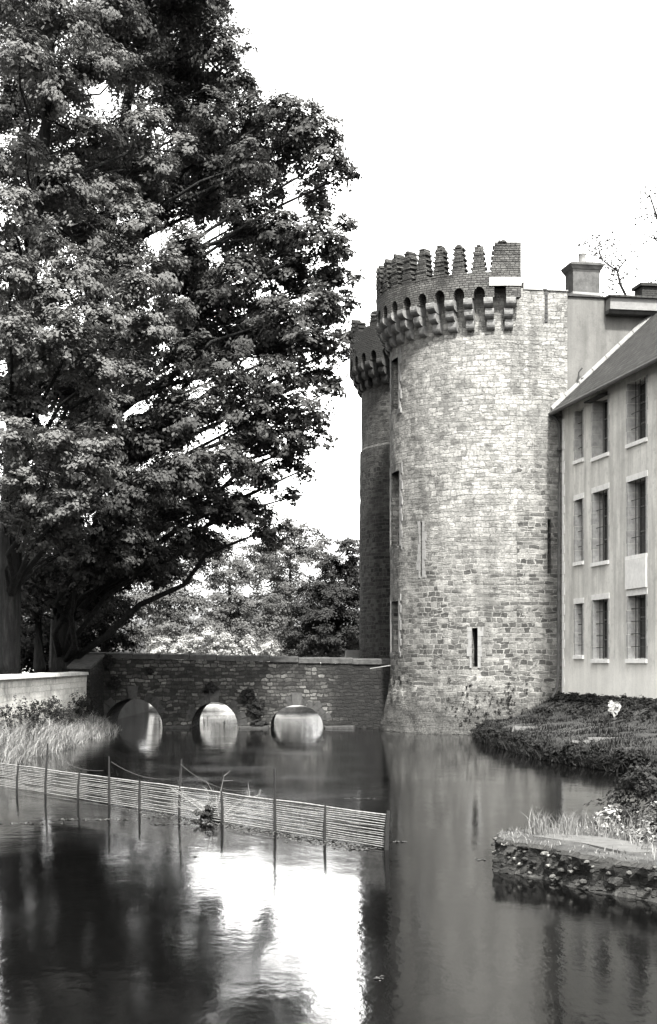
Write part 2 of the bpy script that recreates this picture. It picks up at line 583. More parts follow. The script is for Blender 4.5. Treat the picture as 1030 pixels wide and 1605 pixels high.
gx = np.concatenate([[-1600, -600, -250, -120, -60, -35, -22, -16], np.arange(-13, 16.01, .22), [19, 24, 35, 60, 120, 260, 600, 1600]])
gy = np.concatenate([[-200, -60, -10, 4, 10], np.arange(14, 62, .3), np.arange(62, 92, .6), [95, 100, 108, 120, 140, 180, 260, 450, 900, 2500]])
GX, GY = np.meshgrid(gx, gy)
GZ = height(GX, GY)
gv = []
for x, y, z in zip(GX.ravel(), GY.ravel(), GZ.ravel()):
    if abs(x) < 60 and y < 140 and z > -.95:
        z += .09 * noise.noise(Vector((x * 1.3, y * 1.3, 0))) + .05 * noise.noise(Vector((x * 4, y * 4, 3)))
    gv.append((x, y, z))
nx, ny = len(gx), len(gy)
gf = [(j * nx + i, j * nx + i + 1, (j + 1) * nx + i + 1, (j + 1) * nx + i) for j in range(ny - 1) for i in range(nx - 1)]
me = bpy.data.meshes.new('ground'); me.from_pydata(gv, [], gf); me.materials.append(M['ground'])
for p in me.polygons: p.use_smooth = True
tag(link(bpy.data.objects.new('ground', me)), kind='structure')

w = MB()
w.face([(-70, -40, 0), (70, -40, 0), (70, 95, 0), (-70, 95, 0)])
tag(w.build('water', M['water']), kind='structure')


# ------------------------------------------------------------------ walls with openings
def grid_wall(mb, us, zs, holes, fn, uvfn=None, depth=.5, back=None):
    """cells of a wall over (u, z) with openings; fn(u, z, d) gives the point d metres inside the face"""
    us = sorted(set(round(u, 4) for u in list(us) + [h[0] for h in holes] + [h[1] for h in holes]))
    zs = sorted(set(round(z, 4) for z in list(zs) + [h[2] for h in holes] + [h[3] for h in holes]))
    uvfn = uvfn or (lambda u, z: (u, z))
    for i in range(len(us) - 1):
        for j in range(len(zs) - 1):
            uc, zc = (us[i] + us[i + 1]) / 2, (zs[j] + zs[j + 1]) / 2
            if any(h[0] < uc < h[1] and h[2] < zc < h[3] for h in holes): continue
            q = [(us[i], zs[j]), (us[i + 1], zs[j]), (us[i + 1], zs[j + 1]), (us[i], zs[j + 1])]
            mb.face([fn(u, z, 0) for u, z in q], [uvfn(u, z) for u, z in q])
    for (a, b, c, d) in holes:
        for p, q in (((a, c), (b, c)), ((b, c), (b, d)), ((b, d), (a, d)), ((a, d), (a, c))):
            mb.face([fn(*p, 0), fn(*p, depth), fn(*q, depth), fn(*q, 0)],
                    [uvfn(*p), (uvfn(*p)[0] + depth, uvfn(*p)[1]), (uvfn(*q)[0] + depth, uvfn(*q)[1]), uvfn(*q)])
        if back is not None:
            back.face([fn(a, c, depth * .97), fn(b, c, depth * .97), fn(b, d, depth * .97), fn(a, d, depth * .97)])


def lin(a, b, step):
    n = max(1, int(round((b - a) / step)))
    return [a + (b - a) * k / n for k in range(n + 1)]


# ------------------------------------------------------------------ round towers
def round_tower(label, cx, cy, rad, holes, mats, ruined, zc=15.54, end=R(7), flare=.45, zr=17.62, slits=(), cut=()):
    root = thing('round_tower', label, 'tower', (cx, cy, 0))

    def prof(z):
        r = rad
        if z < 2.2: r += flare * ((2.2 - z) / 2.2) ** 1.4
        if ruined and z < 12.9: r += .09
        return r

    def fn(u, z, d):
        r = prof(z) - d
        if d == 0:
            r += .022 * noise.noise(Vector((u * 14, z * 2.6, cy))) + .03 * noise.noise(Vector((u * 3, z * .7, 5 + cy)))
            if z < 2.2: r += .10 * noise.noise(Vector((u * 9, z * 2.2, 9 + cy)))
        return (cx + r * math.sin(u), cy - r * math.cos(u), z)

    s = MB(); bk = MB()
    zs = lin(-.8, 17.2, .15) + ([12.88] if ruined else [])
    grid_wall(s, lin(-PI, PI, .035), zs, list(holes) + list(cut), fn, lambda u, z: (u * rad, z), .55, None)
    shaft = s.build('wall', mats[0], root, smooth=False)
    for p in shaft.data.polygons: p.use_smooth = True
    for (a, b, c, e) in holes:
        bk = MB(); bk.face([fn(a, c, .53), fn(b, c, .53), fn(b, e, .53), fn(a, e, .53)])
        bk.build('opening_dark_back', M['black'], root)  # black sheet closing the recess, painted as its inner darkness
    # roof platform inside the parapet
    d = MB(); n = 48
    d.face([(cx + (rad + .02) * math.sin(2 * PI * k / n), cy - (rad + .02) * math.cos(2 * PI * k / n), 17.21) for k in range(n)][::-1])
    d.build('roof_platform', M['corbel_dark'], root)
    # surrounds of the big openings
    for (a, b, c, e) in holes:
        if b - a < .1: continue
        m = MB(); o = .16 / rad
        zz = c - .05
        kk = 0
        while zz < e + .1:
            hh = random.uniform(.28, .42)
            for (u0, u1) in ((a - o * (1.5 if kk % 2 else .9), a), (b, b + o * (1.5 if kk % 2 else .9))):
                m.hexa([fn2 for fn2 in [Vector(fn(u0, zz, -.03)), Vector(fn(u1, zz, -.03)), Vector(fn(u1, zz, .1)), Vector(fn(u0, zz, .1)),
                                        Vector(fn(u0, min(zz + hh, e + .1) - .01, -.03)), Vector(fn(u1, min(zz + hh, e + .1) - .01, -.03)),
                                        Vector(fn(u1, min(zz + hh, e + .1) - .01, .1)), Vector(fn(u0, min(zz + hh, e + .1) - .01, .1))]])
            zz += hh; kk += 1
        for z0, z1 in ((e, e + .28), (c - .2, c)):
            m.hexa([fn(a - o * 1.4, z0, -.035), fn(b + o * 1.4, z0, -.035), fn(b + o * 1.4, z0, .12), fn(a - o * 1.4, z0, .12),
                    fn(a - o * 1.4, z1, -.035), fn(b + o * 1.4, z1, -.035), fn(b + o * 1.4, z1, .12), fn(a - o * 1.4, z1, .12)])
        m.build('window_surround', mats[3], root)
    for (a, b, c, e) in slits:
        o = .10 / rad
        for sgn in (-1, 1):
            m = MB(); zz = c - .05
            while zz < e + .02:
                hh = random.uniform(.28, .46)
                wd = o * random.uniform(.7, 2.4)
                u0, u1 = (a - wd, a - .002) if sgn < 0 else (b + .002, b + wd)
                t1 = min(zz + hh, e + .05) - .012
                m.hexa([fn(u0, zz, -.012), fn(u1, zz, -.012), fn(u1, zz, .1), fn(u0, zz, .1),
                        fn(u0, t1, -.012), fn(u1, t1, -.012), fn(u1, t1, .1), fn(u0, t1, .1)])
                zz += hh
            m.build('slit_jamb', mats[3], root)
    # machicolation corbels, one mesh each
    pitch = R(9.55)
    ov = .58
    base = MB()
    cw = .155
    nC = 21
    angs = [R(2.2) - pitch * k for k in range(nC)]
    zt = zc + 1.14

    def cyl(u, r, z): return (cx + r * math.sin(u), cy - r * math.cos(u), z)

    for k, a in enumerate(angs):
        c = MB()
        for q, (z0, z1, out) in enumerate(((zc, zc + .38, .22), (zc + .37, zc + .76, .42), (zc + .75, zt, ov + .02))):
            # each stone: straight top, quarter-round nose
            pr = []
            for i in range(6):
                th = i / 5 * PI / 2
                pr.append((rad - .05 + (out + .05) * (.35 + .65 * math.sin(th)), z0 + (z1 - z0) * .62 * (1 - math.cos(th))))
            pr.append((rad + out, z1 - .03))
            pr.append((rad + out - .03, z1))
            j = random.uniform(-.012, .012); cw2 = cw * random.uniform(.92, 1.06)
            ring0 = [cyl(a + j - cw2 / rad, r, z) for r, z in pr] + [cyl(a + j - cw2 / rad, rad - .1, z1), cyl(a + j - cw2 / rad, rad - .1, z0)]
            ring1 = [cyl(a + j + cw2 / rad, r, z) for r, z in pr] + [cyl(a + j + cw2 / rad, rad - .1, z1), cyl(a + j + cw2 / rad, rad - .1, z0)]
            c.face(ring0[::-1]); c.face(ring1)
            n = len(ring0)
            for i in range(n):
                c.face([ring0[i], ring0[(i + 1) % n], ring1[(i + 1) % n], ring1[i]])
        c.build('corbel', mats[1], root)
    # parapet with little arches between the corbels
    p = MB(); ro, ri = rad + ov, rad + ov - .42
    cols = []
    for k in range(nC - 1):
        a1, a0 = angs[k], angs[k + 1]
        inner0, inner1 = a0 + cw / rad, a1 - cw / rad
        half = (inner1 - inner0) / 2; mid = (inner0 + inner1) / 2
        seg = [(a0, zt + .006), (inner0, zt + .006)]
        if k == 0:
            seg += [(inner0 + .0005, zt + .42), (inner1 - .0005, zt + .42)]
        else:
            for i in range(9):
                th = PI * i / 8
                seg.append((mid - half * math.cos(th), zt + .12 + .30 * math.sin(th)))
        seg += [(inner1, zt + .006)]
        cols = seg + cols
    cols.append((angs[0], zt + .006)); cols.append((end, zt + .006))
    top = []
    for u, z in cols:
        hh = zr + (.0 if not ruined else .55 + .35 * noise.noise(Vector((u * 6, 3, cy)))) + .05 * noise.noise(Vector((u * 25, 1, cy)))
        top.append(hh)
    for i in range(len(cols) - 1):
        (u0, z0), (u1, z1) = cols[i], cols[i + 1]
        t0, t1 = top[i], top[i + 1]
        p.face([cyl(u0, ro, z0), cyl(u1, ro, z1), cyl(u1, ro, t1), cyl(u0, ro, t0)], [(u0 * ro, z0), (u1 * ro, z1), (u1 * ro, t1), (u0 * ro, t0)])
        p.face([cyl(u1, ri, z1), cyl(u0, ri, z0), cyl(u0, ri, t0), cyl(u1, ri, t1)], [(u1 * ro, z1), (u0 * ro, z0), (u0 * ro, t0), (u1 * ro, t1)])
        p.face([cyl(u0, ro, t0), cyl(u1, ro, t1), cyl(u1, ri, t1), cyl(u0, ri, t0)])
        p.face([cyl(u1, ro, z1), cyl(u0, ro, z0), cyl(u0, ri, z0), cyl(u1, ri, z1)])
    for (u, z), t, sgn in ((cols[0], top[0], -1), (cols[-1], top[-1], 1)):
        q = [cyl(u, ro, z), cyl(u, ri, z), cyl(u, ri, t), cyl(u, ro, t)]
        p.face(q if sgn > 0 else q[::-1])
    p.build('parapet', mats[2], root)
    # merlons: courses of brick, ragged and narrowing upwards
    nM = nC - 1
    for k in range(nM):
        mid = (angs[k] + angs[k + 1]) / 2 - R(.3)
        if ruined and k % 4 == 2 and k > 3: continue
        m = MB()
        hh = 1.12 + .24 * min(1, k / 6) + random.uniform(-.09, .06)
        if ruined: hh = random.uniform(.3, .8)
        z = (zr - .03) if not ruined else zr + .45
        z0 = z; w0 = .26; lay = 0
        wide = (k == 0 and not ruined)
        while z < z0 + hh:
            lh = .066
            f = (z - z0) / hh
            lw = w0 * (1.08 - .56 * f) + (.05 if lay % 3 == 0 else -.015) + random.uniform(-.015, .02)
            if f > .86 and not wide: lw *= (1 - (f - .86) / .14 * .6)
            l, r_ = lw, lw
            if wide: l = lw + .06
            if wide:
                r_ = (end - mid) * ro
            ua, ub = mid - l / ro, mid + r_ / ro
            dr = random.uniform(-.02, .02) if not wide else random.uniform(-.006, .006)
            m.hexa([cyl(ua, ro + dr, z), cyl(ub, ro + dr, z), cyl(ub, ri - .02, z), cyl(ua, ri - .02, z),
                    cyl(ua, ro + dr, z + lh - .004), cyl(ub, ro + dr, z + lh - .004), cyl(ub, ri - .02, z + lh - .004), cyl(ua, ri - .02, z + lh - .004)])
            # shoulder bricks between the merlons
            if f < .05 and not wide:
                sh = (pitch / 2) * ro
                m.hexa([cyl(mid - sh / ro, ro - .03, z), cyl(mid + sh / ro, ro - .03, z), cyl(mid + sh / ro, ri + .02, z), cyl(mid - sh / ro, ri + .02, z),
                        cyl(mid - sh / ro, ro - .03, z + lh - .006), cyl(mid + sh / ro, ro - .03, z + lh - .006), cyl(mid + sh / ro, ri + .02, z + lh - .006), cyl(mid - sh / ro, ri + .02, z + lh - .006)])
            z += lh; lay += 1
        if wide:
            for q in range(5):
                ua = mid + (-.05 + q * .066) / ro * 1.0; ub = ua + .06 / ro
                zz_ = z + random.uniform(-.02, .03)
                m.hexa([cyl(ua, ro + .03, z - .02), cyl(ub, ro + .03, z - .02), cyl(ub, ri - .03, z - .02), cyl(ua, ri - .03, z - .02),
                        cyl(ua, ro + .03, zz_ + .05), cyl(ub, ro + .03, zz_ + .04), cyl(ub, ri - .03, zz_ + .04), cyl(ua, ri - .03, zz_ + .05)])
        m.build('merlon', mats[2], root)
    return root, cyl


TX, TY, TR = 6.75, 60.6, 4.2
SL1 = (R(-47.6) - .012, R(-47.6) + .012, 6.15, 8.3)
SL2 = (R(-15.4) - .026, R(-15.4) + .026, 2.6, 4.1)
holes1 = [(R(-86), R(-67.5), 7.5, 10.5), (R(-84), R(-69), 3.2, 5.25), (R(-84), R(-69), 13.0, 15.1), SL1, SL2]
tower1, cyl1 = round_tower('near round stone tower with tall ragged brick merlons, joined to the pale wall and house', TX, TY, TR, holes1,
                           (M['tower'], M['corbel'], M['brick'], M['dressed']), False, slits=(SL1, SL2), cut=((R(13.5), R(40), 5.8, 8.7),))
lt = MB()
a0, a1 = R(-7.6), R(7.1)
for k in range(5):
    u0, u1 = a0 + (a1 - a0) * k / 5, a0 + (a1 - a0) * (k + 1) / 5
    lt.hexa([cyl1(u0, 4.815, 17.1), cyl1(u1, 4.815, 17.1), cyl1(u1, 4.4, 17.1), cyl1(u0, 4.4, 17.1),
             cyl1(u0, 4.815, 17.43), cyl1(u1, 4.815, 17.43), cyl1(u1, 4.4, 17.43), cyl1(u0, 4.4, 17.43)])
lt.build('lintel', M['lintel'], tower1)
sp = MB(); p0 = at(598, 494, 60.2); sp.tube([p0 + Vector((.4, 0, .02)), at(580, 494.5, 60.2)], [.05, .05], 6)
sp.build('spout', M['iron'], tower1)
rod = MB(); rod.tube([at(817, 433, 57.5), at(851, 399, 57.5)], [.022, .016], 5)
rod.build('rod', M['iron'], tower1)
rod2 = MB(); rod2.tube([at(612, 1043, 59.4), at(580, 1048, 59.0)], [.022, .016], 5)
rod2.build('iron_bar', M['flash'], tower1)

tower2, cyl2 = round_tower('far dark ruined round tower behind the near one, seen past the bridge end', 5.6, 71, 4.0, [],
                           (M['tower_far'], M['corbel_dark'], M['brick_dark'], M['corbel_dark']), True, zc=15.7, end=R(20), flare=.2, zr=17.9)  # dark material set carries this tower's shade in its colours

# gate wall between the two towers
gw = MB()
gw.box((5.4, 65.9, 7.5), (1.2, 4.6, 17))
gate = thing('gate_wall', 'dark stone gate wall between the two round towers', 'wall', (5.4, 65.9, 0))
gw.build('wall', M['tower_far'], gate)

# ------------------------------------------------------------------ flat masonry wall and tall rendered building
AX = Vector((.984, .177, 0)).normalized(); IN = Vector((-AX.y, AX.x, 0))
W0 = Vector((TX + TR * .177, TY - TR * .984, 0))


def wl(t, z, d): return tuple(W0 + AX * t + IN * d + Vector((0, 0, z)))


cw_ = thing('curtain_wall', 'flat pale stone wall right of the near tower with one dark slit', 'wall', W0)
c = MB(); bk = MB()


def wlr(t, z, d):
    return wl(t, z, d + (.02 * noise.noise(Vector((t * 3, z * 2.5, 1))) if d == 0 else 0))


grid_wall(c, lin(-.25, 1.78, .12), lin(-.5, 17.12, .15), [(.98, 1.13, 6.2, 8.3)], wlr, None, .6, bk)
c.face([wl(1.78, -.5, 0), wl(1.78, -.5, 1), wl(1.78, 17.12, 1), wl(1.78, 17.12, 0)])
c.face([wl(-.25, 17.12, 0), wl(1.78, 17.12, 0), wl(1.78, 17.12, 1), wl(-.25, 17.12, 1)])
c.build('wall', M['wall_stone'], cw_)
bk.build('slit_dark_back', M['black'], cw_)  # black back sheet in place of the dark behind the slit
cp = MB()
cp.hexa([wl(.0, 17.125, -.04), wl(.78, 17.125, -.04), wl(.78, 17.125, .9), wl(.0, 17.125, .9), wl(.0, 17.42, -.04), wl(.78, 17.42, -.04), wl(.78, 17.42, .9), wl(.0, 17.42, .9)])
cp.build('coping_block', M['lintel'], cw_)
for (t0, t1, z1) in ((.79, .93, 17.2), (.95, 1.8, 17.17)):
    cp = MB(); cp.hexa([wl(t0, 17.123, -.05), wl(t1, 17.123, -.05), wl(t1, 17.123, .9), wl(t0, 17.123, .9), wl(t0, z1, -.05), wl(t1, z1, -.05), wl(t1, z1, .9), wl(t0, z1, .9)])
    cp.build('coping_stone', M['corbel_dark'] if z1 > 17.18 else M['dressed'], cw_)
# projecting quoin at the crack
q = MB()
for k in range(7):
    q.hexa([wl(.86, 15.9 + k * .17, -.03), wl(.98, 15.9 + k * .17, -.03), wl(.98, 15.9 + k * .17, .1), wl(.86, 15.9 + k * .17, .1)] +
           [wl(.86, 16.05 + k * .17, -.03), wl(.98, 16.05 + k * .17, -.03), wl(.98, 16.05 + k * .17, .1), wl(.86, 16.05 + k * .17, .1)])
q.build('quoin', M['corbel_dark'], cw_)

mb_ = thing('tall_building', 'tall rendered building with chimney above the lower house roof', 'building', wl(4, 0, 4))
c = MB()
T1 = 11.0
c.hexa([wl(1.785, 0, .05), wl(T1, 0, .05), wl(T1, 0, 10), wl(1.785, 0, 10), wl(1.785, 16.95, .05), wl(T1, 16.95, .05), wl(T1, 16.95, 10), wl(1.785, 16.95, 10)])
c.build('wall', M['plaster_gable'], mb_)
c = MB()
c.hexa([wl(1.79, 16.953, -.03), wl(3.3, 16.953, -.03), wl(3.3, 16.953, 9.9), wl(1.79, 16.953, 9.9), wl(1.79, 17.06, -.03), wl(3.3, 17.0, -.03), wl(3.3, 17.0, 9.9), wl(1.79, 17.06, 9.9)])
c.build('wall_cap', M['corbel_dark'], mb_)
c = MB()
c.hexa([wl(3.35, 16.42, -.45), wl(T1, 16.42, -.45), wl(T1, 16.42, .045), wl(3.35, 16.42, .045), wl(3.35, 16.86, -.5), wl(T1, 16.86, -.5), wl(T1, 16.86, .045), wl(3.35, 16.86, .045)])
c.build('cornice', M['dressed'], mb_)
c = MB()
c.hexa([wl(3.33, 16.28, -.30), wl(T1, 16.28, -.30), wl(T1, 16.28, .045), wl(3.33, 16.28, .045), wl(3.33, 16.417, -.4), wl(T1, 16.417, -.4), wl(T1, 16.417, .045), wl(3.33, 16.417, .045)])
c.build('soffit', M['wood_dark'], mb_)
c = MB()
r0 = [wl(3.3, 16.87, -.6), wl(T1 + .3, 16.87, -.6), wl(T1 + .3, 16.87, 10.5), wl(3.3, 16.87, 10.5)]
r1 = [wl(3.3, 16.95, -.58), wl(T1 + .3, 16.95, -.58), wl(T1 + .3, 16.95, 10.5), wl(3.3, 16.95, 10.5)]
c.hexa(r0 + r1)
ra, rb = wl(4.5, 18.0, 5), wl(T1 - 1, 18.0, 5)
c.face([r1[0], r1[1], rb, ra]); c.face([r1[1], r1[2], rb]); c.face([r1[2], r1[3], ra, rb]); c.face([r1[3], r1[0], ra])
c.build('roof', M['slate'], mb_)
# chimney
c = MB()
x0, x1 = 2.12, 3.22
c.hexa([wl(x0, 16.9, .3), wl(x1, 16.9, .3), wl(x1, 16.9, 1.2), wl(x0, 16.9, 1.2), wl(x0, 18.0, .3), wl(x1, 18.0, .3), wl(x1, 18.0, 1.2), wl(x0, 18.0, 1.2)])
for k, (e0, e1, za, zb) in enumerate(((.0, .04, 18.0, 18.1), (.05, .13, 18.103, 18.25), (.14, .14, 18.253, 18.33), (.08, .02, 18.333, 18.40))):
    c.hexa([wl(x0 - e0, za, .3 - e0), wl(x1 + e0, za, .3 - e0), wl(x1 + e0, za, 1.2 + e0), wl(x0 - e0, za, 1.2 + e0),
            wl(x0 - e1, zb, .3 - e1), wl(x1 + e1, zb, .3 - e1), wl(x1 + e1, zb, 1.2 + e1), wl(x0 - e1, zb, 1.2 + e1)])
ch = c.build('chimney', plain('chimney_render', .06, .95, 4, .55, .5), mb_)
c = MB(); pc = Vector(wl(2.64, 18.4, .7))
c.tube([pc, pc + Vector((0, 0, .1)), pc + Vector((0, 0, .32)), pc + Vector((0, 0, .40)), pc + Vector((0, 0, .42))], [.16, .155, .14, .16, .12], 14)
c.build('chimney_pot', M['corbel'], ch)
c = MB()
c.hexa([wl(x0 - .03, 16.9, .27), wl(x1 + .03, 16.9, .27), wl(x1 + .03, 16.9, 1.23), wl(x0 - .03, 16.9, 1.23), wl(x0 - .015, 17.22, .285), wl(x1 + .015, 17.2, .285), wl(x1 + .015, 17.2, 1.215), wl(x0 - .015, 17.22, 1.215)])
c.build('flashing', M['flash'], ch)
# second chimney stack at the right edge
c = MB(); x0, x1 = 5.25, 6.3
c.hexa([wl(x0, 16.96, 1), wl(x1, 16.96, 1), wl(x1, 16.96, 1.8), wl(x0, 16.96, 1.8), wl(x0, 17.75, 1), wl(x1, 17.75, 1), wl(x1, 17.75, 1.8), wl(x0, 17.75, 1.8)])
c.hexa([wl(x0 - .1, 17.753, .9), wl(x1 + .1, 17.753, .9), wl(x1 + .1, 17.753, 1.9), wl(x0 - .1, 17.753, 1.9), wl(x0 - .1, 17.87, .9), wl(x1 + .1, 17.87, .9), wl(x1 + .1, 17.87, 1.9), wl(x0 - .1, 17.87, 1.9)])
c.build('chimney', M['brick_dark'], mb_)

# ------------------------------------------------------------------ the rendered house with barred windows
FD = -IN.copy()                     # along the facade, towards the camera
F0 = Vector(wl(1.55, 0, -.03))
FI = AX.copy()                      # into the house


def fc(s, z, d): return tuple(F0 + FD * s + FI * d + Vector((0, 0, z)))


house = thing('rendered_house', 'three-storey grey rendered house with barred windows beside the near tower', 'house', F0)
S1 = 13.5; EA = 12.62
cols_ = [(1.5, 2.32, .82), (3.4, 4.88, 1), (6.76, 8.34, 1), (10.2, 11.8, 1)]
rows = [(2.88, 5.03), (6.38, 8.92), (10.2, 12.28)]
holes = []; kinds = []
for ci, (a, b, k) in enumerate(cols_):
    for ri, (z0, z1) in enumerate(rows):
        zz0 = z0 + (.15 if ci == 0 else 0)
        holes.append((a, b, zz0, z1 - (.06 if ci == 0 else 0))); kinds.append((ci, ri))
c = MB()
grid_wall(c, lin(0, S1, .45), lin(1.0, EA, .45), holes, fc, None, .42)
for (P, Q) in (((0, 0), (0, 8)), ((0, 8), (S1, 8)), ((S1, 8), (S1, 0))):
    c.face([fc(P[0], 1.0, P[1]), fc(Q[0], 1.0, Q[1]), fc(Q[0], EA, Q[1]), fc(P[0], EA, P[1])][::-1])
gz = EA + 4 * math.tan(R(43))
c.face([fc(S1, EA, 0), fc(S1, EA, 8), fc(S1, gz, 4)])
c.build('wall', M['plaster'], house)
# windows
for (a, b, z0, z1), (ci, ri) in zip(holes, kinds):
    wnd = MB()                                        # timber casement set deep in the reveal
    fr = .07
    for (p0, p1, q0, q1) in ((a, b, z0, z0 + fr), (a, b, z1 - fr, z1), (a, a + fr, z0 + fr, z1 - fr), (b - fr, b, z0 + fr, z1 - fr), ((a + b) / 2 - .04, (a + b) / 2 + .04, z0 + fr, z1 - fr)):
        wnd.hexa([fc(p0, q0, .36), fc(p1, q0, .36), fc(p1, q0, .43), fc(p0, q0, .43), fc(p0, q1, .36), fc(p1, q1, .36), fc(p1, q1, .43), fc(p0, q1, .43)])
    for k in (1, 2):
        zz = z0 + (z1 - z0) * k / 3
        wnd.hexa([fc(a + fr, zz - .02, .37), fc(b - fr, zz - .02, .37), fc(b - fr, zz - .02, .42), fc(a + fr, zz - .02, .42),
                  fc(a + fr, zz + .02, .37), fc(b - fr, zz + .02, .37), fc(b - fr, zz + .02, .42), fc(a + fr, zz + .02, .42)])
    wo = wnd.build('window', M['casement'], house)
    gl = MB(); gl.face([fc(a, z0, .415), fc(b, z0, .415), fc(b, z1, .415), fc(a, z1, .415)]); gl.build('pane', M['glass'], wo)
    o = .14
    if ri < 2:
        su = MB()
        su.hexa([fc(a - o, z1, -.02), fc(b + o, z1, -.02), fc(b + o, z1, .1), fc(a - o, z1, .1), fc(a - o, z1 + .2, -.02), fc(b + o, z1 + .2, -.02), fc(b + o, z1 + .2, .1), fc(a - o, z1 + .2, .1)])
        su.build('lintel', M['trim'], wo)
    for sg in (0, 1):
        su = MB(); zz = z0; k = 0
        while zz < z1 - .05:
            hh = min(random.uniform(.36, .5), z1 - zz)
            o2 = .10 + (.05 if (k + sg) % 2 else 0)
            dp = .41 if sg == 0 else .2
            u0, u1 = (a - o2, a + .01) if sg == 0 else (b - .01, b + o2)
            su.hexa([fc(u0, zz + .005, -.012), fc(u1, zz + .005, -.012), fc(u1, zz + .005, dp), fc(u0, zz + .005, dp),
                     fc(u0, zz + hh - .012, -.012), fc(u1, zz + hh - .012, -.012), fc(u1, zz + hh - .012, dp), fc(u0, zz + hh - .012, dp)])
            zz += hh; k += 1
        su.build('jamb', M['jamb'], wo)
    si = MB()
    si.hexa([fc(a - .12, z0 - .13, -.07), fc(b + .12, z0 - .13, -.07), fc(b + .12, z0 - .13, .36), fc(a - .12, z0 - .13, .36),
             fc(a - .12, z0 + .005, -.06), fc(b + .12, z0 + .005, -.06), fc(b + .12, z0 + .03, .36), fc(a - .12, z0 + .03, .36)])
    si.build('sill', M['trim'], wo)
    if ri < 2 or ci in (0, 2):
        ba = MB()
        nb = 3 if ci else 1
        for k in range(nb):
            s = a + (b - a) * (k + 1) / (nb + 1)
            ba.tube([fc(s, z0, .12), fc(s, z1, .12)], .014, 5)
        for k in range(1, 5 if ri == 0 else 4):
            zz = z0 + (z1 - z0) * k / (5 if ri == 0 else 4)
            ba.tube([fc(a - .06, zz, .12), fc(b + .06, zz, .12)], .013, 5)
        ba.build('bars', M['iron'], wo)
# awning lath over one top window, pale panel under the middle one
c = MB(); c.hexa([fc(3.2, 12.22, -.28), fc(4.9, 12.22, -.28), fc(4.9, 12.22, -.025), fc(3.2, 12.22, -.025), fc(3.2, 12.27, -.28), fc(4.9, 12.27, -.28), fc(4.9, 12.36, -.025), fc(3.2, 12.36, -.025)])
c.build('hood', M['wood_dark'], house)
c = MB(); c.hexa([fc(6.7, 5.26, -.09), fc(8.5, 5.26, -.09), fc(8.5, 5.26, -.022), fc(6.7, 5.26, -.022), fc(6.7, 6.24, -.09), fc(8.5, 6.24, -.09), fc(8.5, 6.24, -.022), fc(6.7, 6.24, -.022)])
c.build('panel', M['trim'], house)
# white quoins up the far edge
q = MB(); zz = 1.3; k = 0
while zz < EA - .6:
    hh = random.uniform(.3, .5); wq = .34 if k % 2 else .22
    q.hexa([fc(.02, zz, -.014), fc(wq, zz, -.014), fc(wq, zz, .1), fc(.02, zz, .1), fc(.02, zz + hh - .015, -.014), fc(wq, zz + hh - .015, -.014), fc(wq, zz + hh - .015, .1), fc(.02, zz + hh - .015, .1)])
    zz += hh; k += 1
q.build('quoin', M['trim'], house)
# roof, eaves board, gutter, flashing along the wall
tn = math.tan(R(43))
c = MB(); ov = .42; th = .12


def rf(s, d, e=0): return fc(s, EA + .14 + d * tn + e, d)


for (d0, d1, up) in ((-ov, 4.0, 1), (4.0, 8.4, -1)):
    def zz(d): return EA + .14 + (d if d <= 4 else 8 - d) * tn
    a_, b_ = -.0, S1 + .3
    pts = [fc(a_, zz(d0), d0), fc(b_, zz(d0), d0), fc(b_, zz(d1), d1), fc(a_, zz(d1), d1)]
    pts2 = [fc(a_, zz(d0) + th, d0), fc(b_, zz(d0) + th, d0), fc(b_, zz(d1) + th, d1), fc(a_, zz(d1) + th, d1)]
    c.hexa(pts + pts2)
c.build('roof', M['slate'], house)
c = MB()
c.hexa([fc(0, EA - .22, -.40), fc(S1, EA - .22, -.40), fc(S1, EA - .12, -.02), fc(0, EA - .12, -.02), fc(0, EA - .13, -.42), fc(S1, EA - .13, -.42), fc(S1, EA - .02, -.02), fc(0, EA - .02, -.02)])
c.build('eaves_board', M['wood_dark'], house)
c = MB()
path = [fc(-.05, EA - .27 + .02, -.46), fc(S1 + .2, EA - .25, -.46)]
c.tube(path, .085, 8)
c.build('gutter', M['gutter'], house)
c = MB()
for k in range(9):
    d0, d1 = -.45 + k * .55, -.45 + k * .55 + .53
    e0 = EA + .29 + d0 * tn; e1 = EA + .29 + d1 * tn
    c.hexa([fc(.0, e0 - .02, d0), fc(.22, e0 - .02, d0), fc(.22, e1 - .02, d1), fc(.0, e1 - .02, d1), fc(.0, e0 + .16, d0), fc(.22, e0 + .03, d0), fc(.22, e1 + .03, d1), fc(.0, e1 + .16, d1)])
c.build('flashing', M['flash'], house)
# downpipe
c = MB()
pth = [fc(.05, EA - .28, -.44), fc(.05, EA - .55, -.18), fc(.06, EA - .9, -.12), fc(.06, 9, -.13), fc(.06, 5, -.15), fc(.07, 2.2, -.17), fc(.10, 1.75, -.25), fc(.15, 1.35, -.46), fc(.2, 1.05, -.6)]
c.tube(pth, [.06] * 9, 8)
for z in (11, 8.3, 5.6, 3.1):
    c.tube([fc(.06, z - .05, -.14), fc(.06, z + .05, -.14)], [.085, .085], 8)
c.build('downpipe', M['pipe'], house)
c = MB()   # small broken stone stub with iron on the gable, where the roof meets the wall
for k in range(5):
    p = Vector(wl(1.75 + k * .16, 13.05 + k * .17, -.1)); c.blob(p, (.10, .09, .09), 1, .4)
c.tube([wl(2.15, 13.5, -.1), wl(2.2, 14.0, -.14), wl(2.32, 14.15, -.16)], [.04, .03, .03], 5)
c.build('flue_stub', M['corbel_dark'], mb_)

